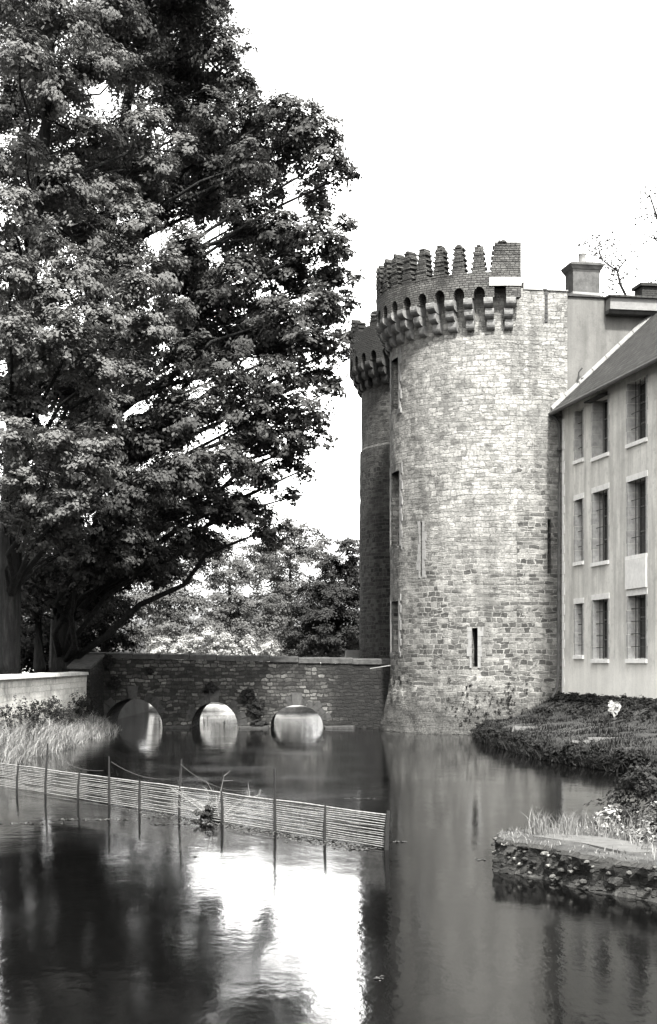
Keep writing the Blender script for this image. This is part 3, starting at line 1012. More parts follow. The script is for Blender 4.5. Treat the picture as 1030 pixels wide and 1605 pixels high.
# ------------------------------------------------------------------ the bridge
BY0, BY1 = 61.5, 65.6
bridge = thing('stone_bridge', 'old stone bridge with three arches crossing the moat to the tower', 'bridge', (-3.5, 63, 0))
ARCH = [(-8.2, 1.24, .02, 1.24), (-4.78, .97, .12, .98), (-1.33, 1.10, .10, .88)]     # centre, half width, springing, rise


def btop(x): return 3.2 + (x + 9.7) / 12.2 * (-.3)


outline = []
xs_bottom = []
BX0, BX1 = -10.0, 4.2
x = BX0
pts_low = [(BX0, -1.0)]
for (ax, hw, zs_, rise) in ARCH:
    pts_low.append((ax - hw, -1.0)); pts_low.append((ax - hw, zs_))
    for k in range(1, 16):
        th = PI * k / 16
        pts_low.append((ax - hw * math.cos(th), zs_ + rise * math.sin(th)))
    pts_low.append((ax + hw, zs_)); pts_low.append((ax + hw, -1.0))
pts_low.append((BX1, -1.0))
bm = bmesh.new()


def bridge_body(y0, y1, pts_low, topf, zcut, name, mat):
    """columns between successive lower points, front, back, soffit and top"""
    c = MB()
    zmid = 1.35
    for (xa, za), (xb, zb) in zip(pts_low[:-1], pts_low[1:]):
        if abs(xa - xb) < 1e-6:
            c.face([(xa, y0, za), (xa, y1, za), (xb, y1, zb), (xb, y0, zb)])
            continue
        ta, tb = topf(xa), topf(xb)
        c.face([(xa, y0, za), (xb, y0, zb), (xb, y0, tb), (xa, y0, ta)])
        c.face([(xb, y1, zb), (xa, y1, za), (xa, y1, ta), (xb, y1, tb)])
        c.face([(xa, y0, ta), (xb, y0, tb), (xb, y1, tb), (xa, y1, ta)])
        c.face([(xa, y1, za), (xb, y1, zb), (xb, y0, zb), (xa, y0, za)])
    return c


c = bridge_body(BY0, BY1, pts_low, lambda x: 2.25, 0, '', None)
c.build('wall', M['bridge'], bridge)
for (ya, yb) in ((BY0 - .0, BY0 + .4), (BY1 - .4, BY1)):
    c = MB()
    n = 24
    for k in range(n):
        xa = BX0 + (BX1 - BX0) * k / n; xb = BX0 + (BX1 - BX0) * (k + 1) / n
        c.face([(xa, ya, 2.25), (xb, ya, 2.25), (xb, ya, btop(xb) - .24), (xa, ya, btop(xa) - .24)])
        c.face([(xb, yb, 2.25), (xa, yb, 2.25), (xa, yb, btop(xa) - .24), (xb, yb, btop(xb) - .24)])
        c.face([(xa, ya, btop(xa) - .24), (xb, ya, btop(xb) - .24), (xb, yb, btop(xb) - .24), (xa, yb, btop(xa) - .24)])
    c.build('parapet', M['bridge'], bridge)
    c = MB(); x = BX0 - .1
    while x < BX1:
        L = random.uniform(.75, 1.35)
        zt = btop(x) + random.uniform(-.02, .02)
        c.hexa([(x + .012, ya - .07, zt - .24), (x + L - .012, ya - .07, zt - .24), (x + L - .012, yb + .07, zt - .24), (x + .012, yb + .07, zt - .24),
                (x + .02, ya - .05, zt - .05), (x + L - .02, ya - .05, zt - .05), (x + L - .02, yb + .05, zt), (x + .02, yb + .05, zt)])
        x += L
    c.build('coping', M['bridge_cap'], bridge)
dk = MB(); dk.face([(BX0, BY0 + .4, 2.26), (BX1, BY0 + .4, 2.26), (BX1, BY1 - .4, 2.26), (BX0, BY1 - .4, 2.26)]); dk.build('deck', M['ground'], bridge)
for (ax, hw, zs_, rise) in ARCH:
    n = 13
    for k in range(n):
        if random.random() < .3: continue
        t0, t1 = PI * k / n + .012, PI * (k + 1) / n - .012
        dd = random.uniform(.2, .42)
        def pp(t, e, y): return (ax - (hw + e) * math.cos(t), y, zs_ + (rise + e) * math.sin(t))
        y0 = BY0 - random.uniform(.006, .03)
        c = MB()
        c.hexa([pp(t0, -.004, y0), pp(t1, -.004, y0), pp(t1, -.004, BY0 + .3), pp(t0, -.004, BY0 + .3), pp(t0, dd, y0), pp(t1, dd, y0), pp(t1, dd, BY0 + .3), pp(t0, dd, BY0 + .3)])
        c.build('arch_stone', M['bridge_pale'], bridge)
    c = MB()
    pw = .17
    c.hexa([(ax - pw, BY0 - .08, zs_ + rise - .01), (ax + pw, BY0 - .08, zs_ + rise - .01), (ax + pw, BY0 + .3, zs_ + rise - .01), (ax - pw, BY0 + .3, zs_ + rise - .01),
            (ax - pw * 1.35, BY0 - .08, zs_ + rise + .52), (ax + pw * 1.35, BY0 - .08, zs_ + rise + .52), (ax + pw * 1.35, BY0 + .3, zs_ + rise + .52), (ax - pw * 1.35, BY0 + .3, zs_ + rise + .52)])
    c.build('keystone', plain('keystone', .045, .9, 6, .5, .5), bridge)
for (xa, xb) in ((-6.92, -5.80), (-3.76, -2.48), (-.18, 1.1)):
    c = MB()
    c.hexa([(xa, BY0 - .32, -.6), (xb, BY0 - .28, -.6), (xb, BY0 + .02, -.6), (xa, BY0 + .02, -.6), (xa + .05, BY0 - .26, .05), (xb - .06, BY0 - .22, .09), (xb, BY0 + .02, .13), (xa, BY0 + .02, .1)])
    c.build('pier_footing', M['bridge_pale'], bridge)
# wing pier where the bridge meets the left wall
c = MB()
c.hexa([(-10.3, 58.4, -1), (-9.5, 58.4, -1), (-9.42, 61.46, -1), (-10.3, 61.46, -1), (-10.3, 58.4, 2.5), (-9.5, 58.4, 2.5), (-9.42, 61.46, 3.0), (-10.3, 61.46, 3.0)])
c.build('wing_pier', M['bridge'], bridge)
c = MB()
c.hexa([(-10.4, 58.3, 2.503), (-9.44, 58.3, 2.503), (-9.36, 61.3, 3.003), (-10.4, 61.3, 3.003), (-10.4, 58.3, 2.6), (-9.44, 58.3, 2.6), (-9.36, 61.3, 3.1), (-10.4, 61.3, 3.1)])
c.build('wing_cap', M['bridge_cap'], bridge)

# ------------------------------------------------------------------ left retaining wall
lw = thing('retaining_wall', 'sunlit pale wall with light coping above the grassy left bank', 'wall', (-9.7, 45, 0))
c = MB(); n = 70
ys = lin(16, 58.35, .6)
for ya, yb in zip(ys[:-1], ys[1:]):
    def xw(y, z): return -9.62 + .05 * noise.noise(Vector((y * .8, z, 4)))
    zz = lin(-.5, 2.27, .35)
    for z0, z1 in zip(zz[:-1], zz[1:]):
        c.face([(xw(ya, z0), ya, z0), (xw(yb, z0), yb, z0), (xw(yb, z1), yb, z1), (xw(ya, z1), ya, z1)])
c.face([(-9.6, 16, 2.27), (-9.6, 58.35, 2.27), (-10.1, 58.35, 2.27), (-10.1, 16, 2.27)])
c.face([(-10.1, 58.35, -.5), (-10.1, 16, -.5), (-10.1, 16, 2.27), (-10.1, 58.35, 2.27)])
c.face([(-10.1, 16, -.5), (-9.62, 16, -.5), (-9.62, 16, 2.27), (-10.1, 16, 2.27)])
c.build('wall', M['left_wall'], lw)
c = MB(); y = 16
while y < 58:
    L = min(random.uniform(1.0, 1.7), 58.28 - y)
    if L < .2: break
    zt = random.uniform(-.012, .012)
    c.hexa([(-10.16, y + .01, 2.273), (-9.52, y + .01, 2.273), (-9.52, y + L - .01, 2.273), (-10.16, y + L - .01, 2.273),
            (-10.14, y + .01, 2.40 + zt), (-9.54, y + .01, 2.38 + zt), (-9.54, y + L - .01, 2.38 + zt), (-10.14, y + L - .01, 2.40 + zt)])
    y += L
c.build('coping', M['left_cap'], lw)


# ------------------------------------------------------------------ foliage
def leaf_mesh(name, P, Nn, size, m, parent=None, aspect=.62):
    """one folded leaf-sized face per point"""
    n = len(P)
    Nn = Nn / (np.linalg.norm(Nn, axis=1, keepdims=True) + 1e-9)
    rnd = RNG.normal(size=(n, 3)); rnd[:, 2] -= .35
    u = rnd - (rnd * Nn).sum(1, keepdims=True) * Nn
    u /= (np.linalg.norm(u, axis=1, keepdims=True) + 1e-9)
    v = np.cross(Nn, u)
    s = size[:, None]
    V = np.empty((n, 4, 3))
    V[:, 0] = P - u * s * .5
    V[:, 1] = P + v * s * aspect * .5 + Nn * s * .10 - u * s * .05
    V[:, 2] = P + u * s * .5 - Nn * s * .08
    V[:, 3] = P - v * s * aspect * .5 + Nn * s * .10 - u * s * .05
    me = bpy.data.meshes.new(name)
    me.vertices.add(4 * n); me.vertices.foreach_set('co', V.reshape(-1))
    me.loops.add(4 * n); me.loops.foreach_set('vertex_index', np.arange(4 * n, dtype=np.int32))
    me.polygons.add(n)
    me.polygons.foreach_set('loop_start', np.arange(0, 4 * n, 4, dtype=np.int32))
    me.polygons.foreach_set('loop_total', np.full(n, 4, dtype=np.int32))
    me.update(calc_edges=True)
    me.materials.append(m)
    return link(bpy.data.objects.new(name, me), parent)


def clump(c, r, n, spray=1.0, sparse=1.0):
    """leaves of one bough: sprays spread over an uneven ellipsoid, drooping at the rim"""
    c = np.array(c, float); r = np.array(r, float)
    k = max(5, int(26 * spray))
    d = RNG.normal(size=(k, 3)); d[:, 2] = d[:, 2] * .85 + .28
    d /= np.linalg.norm(d, axis=1, keepdims=True)
    rad = RNG.uniform(.45, 1.02, size=(k, 1))
    sc = c + d * r * rad
    ax = d * np.array([1, 1, .25]) + RNG.normal(size=(k, 3)) * .35; ax[:, 2] -= .22
    ax /= np.linalg.norm(ax, axis=1, keepdims=True)
    wgt = RNG.uniform(.5, 1.5, size=k); wgt /= wgt.sum()
    idx = RNG.choice(k, size=n, p=wgt)
    t = RNG.uniform(-.55, .55, size=(n, 1))
    P = sc[idx] + ax[idx] * t * r.mean() * .62
    P = P + RNG.normal(size=(n, 3)) * r * np.array([.13, .13, .085])
    P[:, 2] -= (t[:, 0] ** 2) * r.mean() * .25
    out = (P - c) / r
    Nn = out * .8 + np.array([0, 0, .6]) + RNG.normal(size=(n, 3)) * .25
    return P, Nn


def crown(name, clumps, leaf, dens, m, parent, spray=1.0):
    PP, NN = [], []
    for (c, r, k) in clumps:
        area = 4 * PI * (np.mean(r) ** 2)
        n = int(area * dens * k / (leaf * leaf))
        P, Nn = clump(c, r, n, spray)
        PP.append(P); NN.append(Nn)
    P = np.concatenate(PP); Nn = np.concatenate(NN)
    return leaf_mesh(name, P, Nn, leaf * RNG.uniform(.65, 1.3, size=len(P)), m, parent)


def branchy(trunk_path, trunk_r, targets, name, m, parent, sides=9, rmin=.035):
    c = MB()
    tp = [Vector(p) for p in trunk_path]
    c.tube(tp, trunk_r, sides)
    # root flare
    for t in targets:
        t = Vector(t)
        best = None
        for k in range(len(tp) - 1):
            for f in (0, .5):
                p = tp[k].lerp(tp[k + 1], f)
                hd = math.hypot(p.x - t.x, p.y - t.y)
                want = t.z - .55 * hd
                sc = abs(p.z - want)
                if best is None or sc < best[0]: best = (sc, p, trunk_r[k])
        p, r0 = best[1], min(best[2] * .30, .03 + .013 * (t - best[1]).length)
        L = (t - p).length
        if L < .4: continue
        mid1 = p.lerp(t, .35) + Vector((random.uniform(-.06, .06), random.uniform(-.06, .06), .06)) * L
        mid2 = p.lerp(t, .7) + Vector((random.uniform(-.06, .06), random.uniform(-.06, .06), .07)) * L
        mq = p.lerp(mid1, .5) + Vector((random.uniform(-.05, .05), random.uniform(-.05, .05), random.uniform(-.03, .05))) * L
        m3 = mid1.lerp(mid2, .5) + Vector((random.uniform(-.05, .05), random.uniform(-.05, .05), random.uniform(-.05, .05))) * L
        c.tube([p, mq, mid1, m3, mid2, t], [r0, r0 * .88, r0 * .75, r0 * .62, r0 * .5, rmin * .6], 6)
        for q in range(4):
            b = mid2.lerp(t, random.uniform(0, .9))
            e = b + Vector((random.gauss(0, 1), random.gauss(0, 1), random.gauss(.2, .6))).normalized() * random.uniform(.6, 1.4) * min(1, rmin / .03)
            c.tube([b, b.lerp(e, .5) + Vector((0, 0, .08)), e], [rmin * .8, rmin * .6, rmin * .3], 4)
    return c.build(name, m, parent, smooth=True)


def px_clumps(rows, flat=.82):
    out = []
    for (px, py, rp, d, *k) in rows:
        c = at(px, py, d); r = rp * d / F
        out.append((tuple(c), (r * random.uniform(.92, 1.1), r * random.uniform(1.0, 1.35), r * flat * random.uniform(.9, 1.1)), k[0] if k else 1.0))
    return out


# the big tree whose crown leans out over the moat
B = [
    (300, 20, 62, 58), (250, -20, 75, 56), (345, 75, 48, 58), (330, -30, 45, 59), (368, 130, 34, 58, .9), (285, 110, 42, 61, .6), (200, 30, 70, 56),
    (330, 190, 48, 57, .8), (400, 185, 44, 57), (450, 175, 44, 56), (487, 205, 42, 56), (515, 250, 36, 56), (538, 276, 25, 56), (455, 245, 46, 58), (395, 255, 42, 55),
    (345, 270, 46, 58, .7), (430, 305, 30, 59, .8), (385, 345, 46, 58), (440, 365, 40, 57), (495, 372, 40, 56), (532, 388, 27, 56), (500, 335, 22, 57, .8),
    (470, 425, 42, 57), (425, 440, 46, 58), (515, 430, 26, 57, .8), (500, 478, 36, 56), (528, 498, 20, 57, .7), (375, 430, 44, 56), (440, 500, 48, 56), (480, 540, 42, 56), (510, 590, 28, 57, .8),
    (395, 530, 48, 57), (340, 480, 44, 58), (430, 590, 50, 55), (478, 640, 36, 56), (500, 660, 20, 57, .7), (350, 590, 52, 54), (390, 660, 52, 55), (440, 690, 40, 56), (470, 700, 22, 57, .7),
    (300, 560, 46, 57), (295, 650, 52, 54), (340, 730, 52, 54), (400, 745, 40, 56), (290, 740, 48, 53), (240, 680, 52, 55), (330, 800, 44, 56), (380, 800, 36, 57), (270, 810, 46, 54), (225, 760, 50, 52), (420, 830, 26, 58, .7),
    (160, 770, 50, 52), (120, 810, 46, 51), (190, 830, 46, 53), (300, 850, 30, 58, .8), (240, 860, 34, 57, .8), (180, 690, 50, 55), (90, 740, 44, 56, .8), (130, 690, 42, 58, .7), (50, 800, 42, 54), (20, 740, 40, 58, .6),
    (0, 900, 34, 57, .8), (45, 910, 32, 57, .8), (90, 940, 28, 58, .6), (20, 950, 30, 59, .6), (130, 945, 28, 60, .7),
    (538, 440, 26, 57), (528, 545, 28, 57), (520, 612, 24, 57), (503, 690, 24, 57, .8), (545, 478, 20, 57, .8), (478, 735, 22, 57, .7), (545, 350, 20, 57, .7), (455, 780, 22, 58, .7),
    (300, 400, 50, 57), (250, 330, 56, 58), (250, 875, 30, 56), (190, 885, 32, 56), (140, 895, 34, 55), (150, 860, 36, 54), (90, 900, 34, 56), (210, 900, 26, 60), (160, 925, 30, 62), (110, 930, 34, 60), (330, 850, 30, 60), (280, 880, 26, 62, .8), (310, 330, 36, 60, .7), (190, 260, 55, 60, .8),
]
big = thing('chestnut_tree', 'largest leafy tree, its crown leaning out over the moat and bridge', 'tree', at(100, 1049, 61))
bc = px_clumps(B)
tb = at(98, 1049, 60.5); tb.z = 2.0
tp = [tb, tb + Vector((0, 0, .6)), tb + Vector((.1, -.1, 4)), tb + Vector((.5, -.6, 9)), tb + Vector((1.4, -1.4, 14)), tb + Vector((2.4, -2.2, 19)), tb + Vector((3.2, -2.6, 24)), tb + Vector((3.8, -2.8, 28))]
branchy(tp, [.85, .56, .50, .44, .36, .27, .17, .07], [c for c, r, k in bc], 'trunk', M['bark'], big)
# a second, deeper layer so the crown has body, not only a front
deep = []
for (c, r, k) in bc:
    if random.random() < .95:
        deep.append(((c[0] - random.uniform(.2, 1.4), c[1] + random.uniform(2.2, 5.5), c[2] + random.uniform(-.8, .8)), r, .8))
fill = []
for k in range(46):
    px, py = random.uniform(40, 400), random.uniform(30, 800)
    if px > 400 - abs(py - 420) * .12: px *= .7
    d = random.uniform(59, 63.5)
    fill += px_clumps([(px, py, random.uniform(48, 66), d, .6)])
deep += fill
crown('crown', bc + deep, .175, 3.6, M['leaf_main'], big)

# the nearer, paler tree at the left
A = [
    (5, 20, 44, 53), (5, 110, 46, 53), (5, 180, 46, 53), (10, 260, 44, 53), (5, 390, 44, 53), (60, 230, 44, 54), (40, 150, 46, 54), (15, 480, 40, 53), (10, 560, 44, 53), (50, 60, 44, 55), (110, 250, 40, 55), (75, 330, 44, 55),
    (120, 440, 52, 50), (70, 470, 46, 49), (160, 505, 44, 50), (110, 530, 56, 48.5), (60, 560, 50, 49), (150, 580, 44, 50), (205, 455, 44, 52), (250, 430, 42, 53), (225, 520, 44, 53), (270, 490, 36, 54), (190, 400, 40, 54),
    (130, 365, 46, 53), (215, 350, 46, 54), (60, 380, 46, 51), (20, 430, 46, 48), (15, 520, 46, 47), (10, 330, 50, 48, .9), (100, 290, 50, 52), (170, 300, 42, 54, .8), (240, 270, 46, 56), (290, 240, 40, 57),
    (40, 240, 40, 49, .6), (140, 215, 46, 53), (215, 205, 50, 55), (90, 140, 52, 51), (30, 90, 50, 47), (150, 100, 52, 53), (95, 40, 55, 50), (20, 10, 50, 47), (170, 20, 50, 54), (60, -30, 60, 50), (220, 110, 40, 56),
    (40, 640, 46, 51), (100, 620, 40, 53), (10, 620, 40, 50), (170, 640, 40, 53), (60, 700, 40, 52), (215, 590, 36, 53, .8),
    (20, 690, 44, 47.5), (85, 705, 44, 48), (140, 740, 42, 48.5), (40, 760, 44, 48), (100, 790, 40, 49), (15, 815, 36, 49.5), (150, 700, 40, 49), (60, 840, 34, 51), (110, 860, 34, 53),
]
near = thing('lime_tree', 'paler tree at the left edge standing behind the sunlit wall', 'tree', at(15, 1049, 52))
ac = px_clumps(A)
tb = at(10, 1049, 53); tb.z = 2.0
tp = [tb, tb + Vector((0, 0, .6)), tb + Vector((.1, 0, 5)), tb + Vector((.5, -.2, 10)), tb + Vector((1.0, -.6, 15)), tb + Vector((1.6, -.8, 20)), tb + Vector((2.0, -.8, 26))]
branchy(tp, [.8, .52, .45, .38, .28, .18, .06], [c for c, r, k in ac], 'trunk', M['bark'], near)
deep = [((c[0] - random.uniform(0, 1), c[1] + random.uniform(2, 4.5), c[2] + random.uniform(-.8, .8)), r, .4) for c, r, k in ac if random.random() < .7]
crown('crown', ac + deep, .16, 3.6, M['leaf_pale'], near)

# dark trunks and evergreens in the shade at the left
def small_tree(name, label, base, clumps, leaf, dens, lm, group=None, tr=.22, cat='tree', lean=(0, 0)):
    base = Vector(base)
    t = thing(name, label, cat, base, group)
    top = max(c[2] for c, r, k in clumps)
    hh = max(.6, (top - base.z) * .88)
    tp = [base + Vector((lean[0] * f, lean[1] * f, hh * f)) for f in (0, .15, .4, .7, 1)]
    branchy(tp, [tr * 1.3, tr, tr * .8, tr * .5, tr * .15], [c for c, r, k in clumps], 'trunk' if cat == 'tree' else 'stem', M['bark'], t, 7, .02 if cat == 'tree' else .004)
    crown('crown' if cat == 'tree' else 'foliage', clumps, leaf, dens, lm, t)
    return t


small_tree('yew_tree', 'dark round evergreen bush in the shade beside the big trunk', at(165, 1040, 68) * 1.0,
           px_clumps([(150, 1000, 46, 68), (190, 1005, 30, 68), (165, 950, 44, 69), (125, 960, 40, 69), (110, 1010, 40, 68), (190, 960, 28, 69), (140, 915, 34, 70), (75, 985, 44, 70)]), .15, 2.4, M['leaf_dark'])
small_tree('yew_tree', 'dark evergreen between the two big trunks at the left edge', at(30, 1040, 70),
           px_clumps([(70, 1042, 30, 69), (110, 1046, 30, 68.5), (30, 1046, 34, 69), (5, 1046, 30, 69), (20, 1020, 40, 69), (70, 1010, 44, 69.5), (115, 1020, 40, 69), (30, 1000, 46, 70), (20, 930, 50, 71), (60, 930, 44, 71), (100, 900, 44, 72), (40, 870, 46, 72), (10, 850, 40, 72), (120, 860, 40, 72)]), .17, 2.4, M['leaf_dark'])
sec = thing('lime_tree', 'slim dark trunk standing right behind the coping by the bridge end', 'tree', at(62, 1049, 64))
tb = at(62, 1049, 64); tb.z = 2.0
scl = px_clumps([(60, 880, 40, 64, .7), (100, 840, 36, 65, .7), (30, 820, 40, 65, .7), (90, 770, 40, 65, .7), (50, 720, 40, 66, .6), (120, 750, 36, 66, .6)])
branchy([tb, tb + Vector((0, 0, .5)), tb + Vector((-.1, 0, 4)), tb + Vector((.1, .2, 8)), tb + Vector((.2, .3, 11))], [.42, .30, .26, .2, .08], [c for c, r, k in scl], 'trunk', M['bark'], sec)
crown('crown', scl, .2, 2.4, M['leaf_main'], sec)

# trees beyond the bridge
BG = 'trees beyond the bridge'
small_tree('broadleaf_tree', 'sunlit pale bushy tree beyond the bridge, left of the group', at(265, 1020, 100),
           px_clumps([(215, 890, 34, 103), (250, 860, 34, 103), (200, 850, 34, 104), (280, 845, 30, 104), (230, 815, 34, 104), (190, 800, 34, 104), (265, 800, 32, 104), (215, 765, 34, 105), (255, 750, 30, 105), (180, 750, 32, 105), (265, 930, 34, 100), (230, 950, 32, 100), (300, 950, 32, 100), (250, 900, 28, 101), (290, 905, 28, 101), (205, 940, 28, 102), (320, 985, 30, 99), (270, 985, 34, 99), (225, 990, 30, 100)]), .18, 2.8, M['leaf_far'], BG)
small_tree('broadleaf_tree', 'middle grey tree beyond the bridge under the hanging boughs', at(360, 1020, 104),
           px_clumps([(360, 900, 36, 104), (330, 880, 30, 105), (395, 890, 34, 104), (360, 950, 40, 103), (400, 945, 36, 103), (340, 990, 34, 102), (385, 995, 36, 102), (420, 980, 26, 103), (365, 860, 30, 106), (300, 870, 28, 106)]), .18, 2.8, M['leaf_far'], BG)
small_tree('broadleaf_tree', 'tall misty tree rising in the sky gap beside the far tower', at(455, 1020, 120),
           px_clumps([(450, 830, 26, 120), (430, 850, 28, 121), (475, 835, 24, 120), (455, 870, 36, 119), (490, 870, 26, 120), (430, 900, 34, 120), (460, 920, 36, 119), (415, 870, 26, 122), (440, 960, 34, 119), (505, 850, 16, 121), (430, 1000, 30, 119)]), .2, 2.8, M['leaf_far'], BG)
small_tree('broadleaf_tree', 'dark drooping tree filling the gap left of the far tower', at(520, 1030, 92),
           px_clumps([(545, 860, 24, 92), (525, 890, 30, 92), (555, 900, 30, 93), (500, 925, 30, 92), (535, 935, 36, 91), (480, 960, 30, 92), (515, 970, 38, 91), (555, 970, 34, 92), (465, 1000, 26, 92), (500, 1010, 32, 91), (545, 1010, 34, 91), (590, 930, 40, 94), (590, 1000, 36, 94), (540, 905, 36, 93.5), (520, 940, 44, 94), (500, 985, 40, 94), (550, 1000, 40, 93.5), (470, 1025, 26, 92), (520, 1030, 30, 91.5)]), .15, 3.6, M['leaf_mid'], BG)
for i, (px, py, rp, d, lab) in enumerate((
        (320, 1000, 22, 84.5, 'tallest pale shrub showing just above the bridge parapet'),
        (352, 1006, 18, 84.5, 'pale shrub right of the tallest one behind the parapet'),
        (285, 1013, 17, 85, 'low pale shrub left of the tallest one behind the parapet'),
        (250, 1012, 18, 85.5, 'leftmost pale shrub behind the parapet by the dark bush'),
        (388, 1012, 17, 85, 'pale shrub below the middle tree behind the parapet'),
        (420, 1014, 15, 85, 'rightmost pale shrub behind the parapet by the drooping tree'))):
    b = at(px, py, d); b.z = .5
    zt = at(px, py, d).z
    small_tree('pale_shrub', lab, b, px_clumps([(px, py, rp, d), (px - rp * .6, py + rp * .7, rp * .75, d), (px + rp * .6, py + rp * .8, rp * .75, d), (px, py + rp * 2.2, rp * 1.1, d), (px + rp * .3, py + rp * 3.8, rp * 1.2, d)], 1.1),
               .12, 2.0, M['leaf_shrub'], 'pale shrubs behind the bridge parapet', .05, 'shrub')
# wood behind it all, so no bare horizon shows under the boughs
PP = []; NN = []
for k in range(46):
    x = -75 + k * 3.0 + random.uniform(-1, 1); y = random.uniform(140, 165)
    top = random.uniform(7, 11) if x < 0 else random.uniform(6, 8)
    for zz in np.arange(1.5, top, 2.2):
        P, Nn = clump((x, y, zz), (2.6, 2.4, 1.9), 700)
        PP.append(P); NN.append(Nn)
P = np.concatenate(PP); NN = np.concatenate(NN)
tag(leaf_mesh('distant_wood', P, NN, RNG.uniform(.35, .6, len(P)), M['leaf_far']), 'distant wood closing the view beyond the trees', 'wood', kind='stuff')

# thin branches above the house roof at the right
tw = thing('sparse_tree', 'thin sparsely leaved tree behind the chimney and house roof', 'tree', (22, 84, 1.5))
c = MB(); base = Vector((17.4, 84, 1.5))
top0 = at(985, 470, 84)
c.tube([base, Vector((17.4, 84, 9)), top0 + Vector((.4, 0, -1.5)), top0], [.35, .26, .16, .10], 7)
tips = []


def twigpath(pts, r0):
    path = [at(px, py, 84 + dd) for px, py, dd in pts]
    c.tube(path, [r0 * (1 - .8 * k / (len(path) - 1)) for k in range(len(path))], 5)
    tips.extend(path[1:])
    for a, b in zip(path[:-1], path[1:]): tips.append(a.lerp(b, .5))


twigpath([(985, 470, 0), (972, 445, 0), (968, 425, .2), (958, 418, .3), (945, 408, .5), (938, 390, .6), (934, 368, .7)], .09)
twigpath([(970, 440, 0), (985, 428, -.3), (993, 415, -.4)], .05)
twigpath([(968, 425, .2), (982, 405, 0), (990, 392, 0)], .045)
twigpath([(945, 408, .5), (930, 396, .4), (915, 385, .3), (912, 378, .3)], .04)
twigpath([(938, 390, .6), (950, 378, .3), (955, 372, .2)], .03)
twigpath([(958, 418, .3), (960, 400, .8), (972, 384, .9)], .04)
twigpath([(972, 445, 0), (958, 440, -.4), (950, 452, -.5)], .04)
twigpath([(1060, 470, 1), (1045, 430, 1), (1036, 380, .8), (1030, 340, .7), (1020, 310, .6), (1008, 300, .5)], .12)
twigpath([(1036, 380, .8), (1018, 370, .6), (1008, 385, .5)], .05)
twigpath([(1030, 340, .7), (1010, 335, .5), (998, 345, .3)], .04)
twigpath([(1045, 430, 1), (1025, 440, .7), (1012, 452, .5)], .05)
twigpath([(1036, 380, .8), (1045, 330, .7), (1035, 290, .6)], .05)
c.tube([base, Vector((18.2, 84.5, 12)), at(1060, 470, 85)], [.3, .22, .12], 6)
c.build('trunk', M['bark'], tw)
PP = np.array([tuple(t) for t in tips]); idx = RNG.integers(0, len(PP), 1150)
P = PP[idx] + RNG.normal(size=(1150, 3)) * np.array([.30, .4, .30])
leaf_mesh('crown', P, RNG.normal(size=(1150, 3)) + np.array([0, 0, .4]), RNG.uniform(.10, .24, 1150), M['leaf_sparse'], tw)


# ------------------------------------------------------------------ grasses and weeds
def grass(name, pts, hts, m, label, lean=.5, width=.012, parent=None, cat='grass', kind='stuff'):
    n = len(pts)
    pts = np.asarray(pts); hts = np.asarray(hts)
    a = RNG.uniform(0, 2 * PI, n)
    dirv = np.stack([np.cos(a), np.sin(a), np.zeros(n)], 1)
    side = np.stack([-np.sin(a), np.cos(a), np.zeros(n)], 1)
    # face the blade any way round
    b = RNG.uniform(0, 2 * PI, n); side = np.stack([np.cos(b), np.sin(b), np.zeros(n)], 1)
    ln = RNG.uniform(.1, lean, n)[:, None] * hts[:, None]
    w = (RNG.uniform(.6, 1.4, n) * width)[:, None]
    up = np.array([0, 0, 1.0])
    V = np.empty((n, 5, 3))
    V[:, 0] = pts - side * w; V[:, 1] = pts + side * w
    m1 = pts + up * hts[:, None] * .6 + dirv * ln * .35
    V[:, 2] = m1 + side * w * .7; V[:, 3] = m1 - side * w * .7
    V[:, 4] = pts + up * hts[:, None] * RNG.uniform(.75, 1.0, n)[:, None] + dirv * ln
    me = bpy.data.meshes.new(name)
    me.vertices.add(5 * n); me.vertices.foreach_set('co', V.reshape(-1))
    base = np.arange(n, dtype=np.int32)[:, None] * 5
    li = np.concatenate([base + np.array([[0, 1, 2, 3]]), base + np.array([[3, 2, 4]])], 1).astype(np.int32)
    me.loops.add(7 * n); me.loops.foreach_set('vertex_index', li.reshape(-1))
    me.polygons.add(2 * n)
    ls = np.stack([np.arange(n) * 7, np.arange(n) * 7 + 4], 1).astype(np.int32).reshape(-1)
    lt_ = np.tile(np.array([4, 3], dtype=np.int32), n)
    me.polygons.foreach_set('loop_start', ls); me.polygons.foreach_set('loop_total', lt_)
    me.update(calc_edges=True)
    me.materials.append(m)
    o = link(bpy.data.objects.new(name, me), parent)
    if parent is None: tag(o, label, cat, kind=kind)
    elif kind: o['kind'] = kind
    return o


def zat(x, y): return height(np.asarray(x), np.asarray(y))


# left bank
n = 16000
tuft = RNG.uniform(0, 1, (900, 2)); tx = -9.6 + tuft[:, 0] ** .8 * 1.25; ty = 30 + tuft[:, 1] * 30
ix = RNG.integers(0, 900, n)
x = tx[ix] + RNG.normal(size=n) * .10; y = ty[ix] + RNG.normal(size=n) * .16
x = np.clip(x, -9.55, -8.0)
z = zat(x, y)
ok = z > -.25
x, y, z = x[ok], y[ok], z[ok]
hh = RNG.uniform(.25, .9, len(x)) * np.interp(y, [40, 50, 58], [1.05, .75, .45]) * np.where(RNG.uniform(size=len(x)) < .1, 1.3, 1) * (.6 + .55 * np.sin(y * 1.7) ** 2)
grass('tall_grass', np.stack([x, y, z - .03], 1), hh, M['grass_tall'], 'long pale grass drooping down the left bank below the wall', 1.0, .012)
